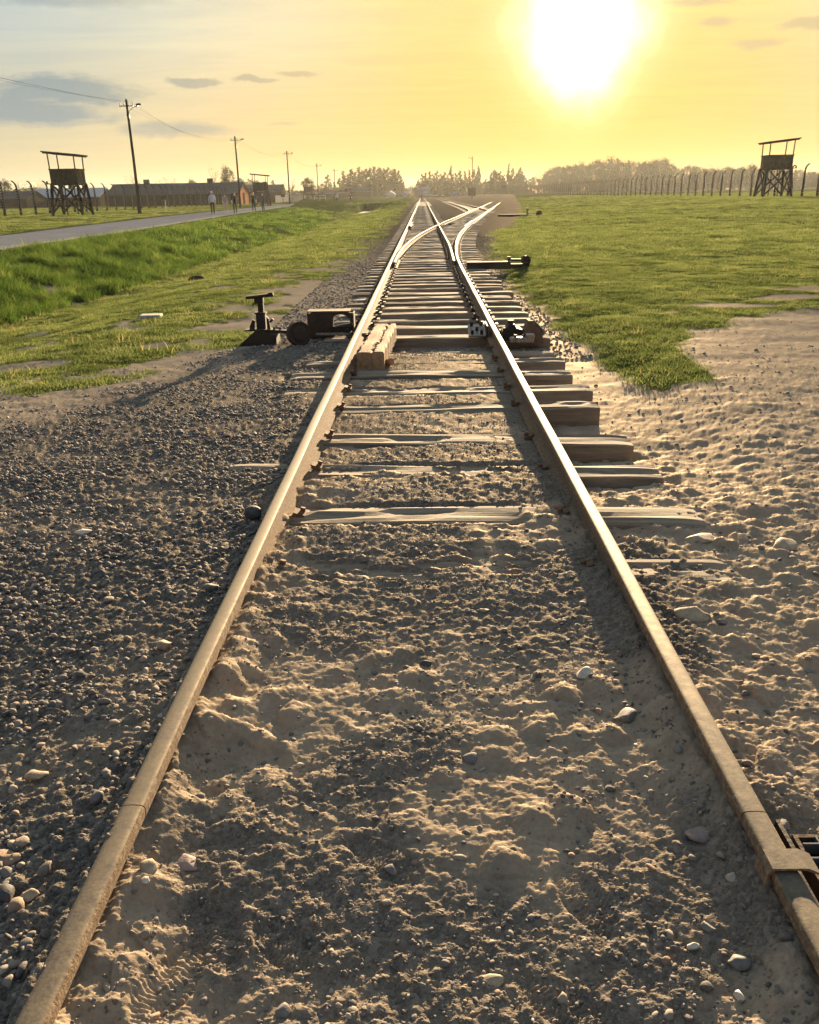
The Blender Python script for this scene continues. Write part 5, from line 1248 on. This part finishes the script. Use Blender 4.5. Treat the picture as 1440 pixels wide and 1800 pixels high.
for (px_, tp, d) in ((1216, 293, 330), (1240, 289, 340), (1256, 294, 320), (1292, 290, 330), (1312, 292, 335)): tree(px_, d, tp, 'sparse', 'bare-branched tree in front of the right wood, left of the watchtower', 'bare-branched trees left of the right watchtower', 'budding_tree', 1.4)
for (px_, tp, d, kd, lab, wd_) in ((4, 316, 220, 'round', 'round tree at the left edge behind the low barrack', 1.3), (34, 318, 230, 'sparse', 'bare tree left of the nearest watchtower', 1.3), (72, 313, 230, 'sparse', 'small bare tree behind the roof of the nearest watchtower', .8), (236, 308, 260, 'sparse', 'bare tree behind the nearest lamp post', 1.3),
                                   (294, 311, 260, 'sparse', 'round bare tree between the first and second lamp posts', 1.5), (338, 314, 280, 'round', 'small green round tree above the long barrack', .8), (377, 294, 230, 'sparse', 'slim bare tree left of the dark oval tree', .6), (402, 293, 230, 'round', 'dark oval tree behind the second lamp post', .75),
                                   (480, 315, 260, 'poplar', 'pointed tree right of the second watchtower', 1.5), (491, 318, 260, 'sparse', 'pale budding tree left of the third lamp post', 1.3), (514, 313, 270, 'sparse', 'wide budding tree right of the third lamp post', 1.6), (541, 312, 260, 'round', 'bushy tree behind the third watchtower', 1.1), (553, 318, 270, 'sparse', 'thin tree just left of the fourth lamp post', 1.1), (566, 322, 300, 'round', 'low tree between the fourth lamp post and the poplars', 1.2),
                                   (440, 320, 280, 'sparse', 'low bare tree left of the second watchtower roof', 1.2), (150, 322, 280, 'sparse', 'faint bare tree right of the nearest watchtower', 1.2), (268, 320, 290, 'sparse', 'low bare tree above the long barrack roof', 1.1)):
    tree(px_, d, tp, kd, lab, None, 'broadleaf_tree' if kd != 'sparse' else 'bare_tree', wd_)
xw = 560
while xw < 960:
    tree(xw, J(372, 392), J(329, 335), 'bush', 'low bush in the hedge below the poplars', 'bushes of the hedge below the poplars', 'bush', 1.6); xw += J(9, 13)
# closed belt of woodland behind everything, left and right of the frame
r = np.random.default_rng(3); n = 16000
th = r.uniform(math.radians(-65), math.radians(65), n); rad = r.uniform(640, 700, n); hh = (7+4*np.sin(th*23)+3*np.sin(th*61+1))*r.random(n)**.7
c = np.stack([rad*np.sin(th), rad*np.cos(th), hh+.2], 1); n1 = r.normal(size=(n, 3)); n1 /= np.linalg.norm(n1, axis=1)[:, None]; n2 = np.cross(n1, r.normal(size=(n, 3))); n2 /= np.linalg.norm(n2, axis=1)[:, None]; s = r.uniform(.8, 1.7, n)[:, None]
V = np.stack([c-n1*s, c+n2*s, c+n1*s, c-n2*s], 1).reshape(-1, 3)
tag(link('distant_woodland', npmesh('distant_woodland', V, np.arange(4*n).reshape(n, 4), [M['leaf_wood']])), 'far belt of woodland closing the horizon', kind='stuff')

# ------------------------------------------------------------------ haze
HAZE = True
if HAZE:
    mb = MB(); mb.box((0, 690, 12.0), (3400, 1900, 28.4)); m_, t = mat('haze_air')
    pv = t.new('ShaderNodeVolumePrincipled'); pv.inputs['Color'].default_value = (.93, .95, .88, 1); pv.inputs['Density'].default_value = .00011; pv.inputs['Anisotropy'].default_value = .45
    t.new('ShaderNodeOutputMaterial', ins={1: pv.outputs[0]}); o = mb.build('haze', m_); tag(o, 'thin golden evening haze over the whole site', kind='stuff')
print('sleepers', nsl, 'objects', len(bpy.data.objects))
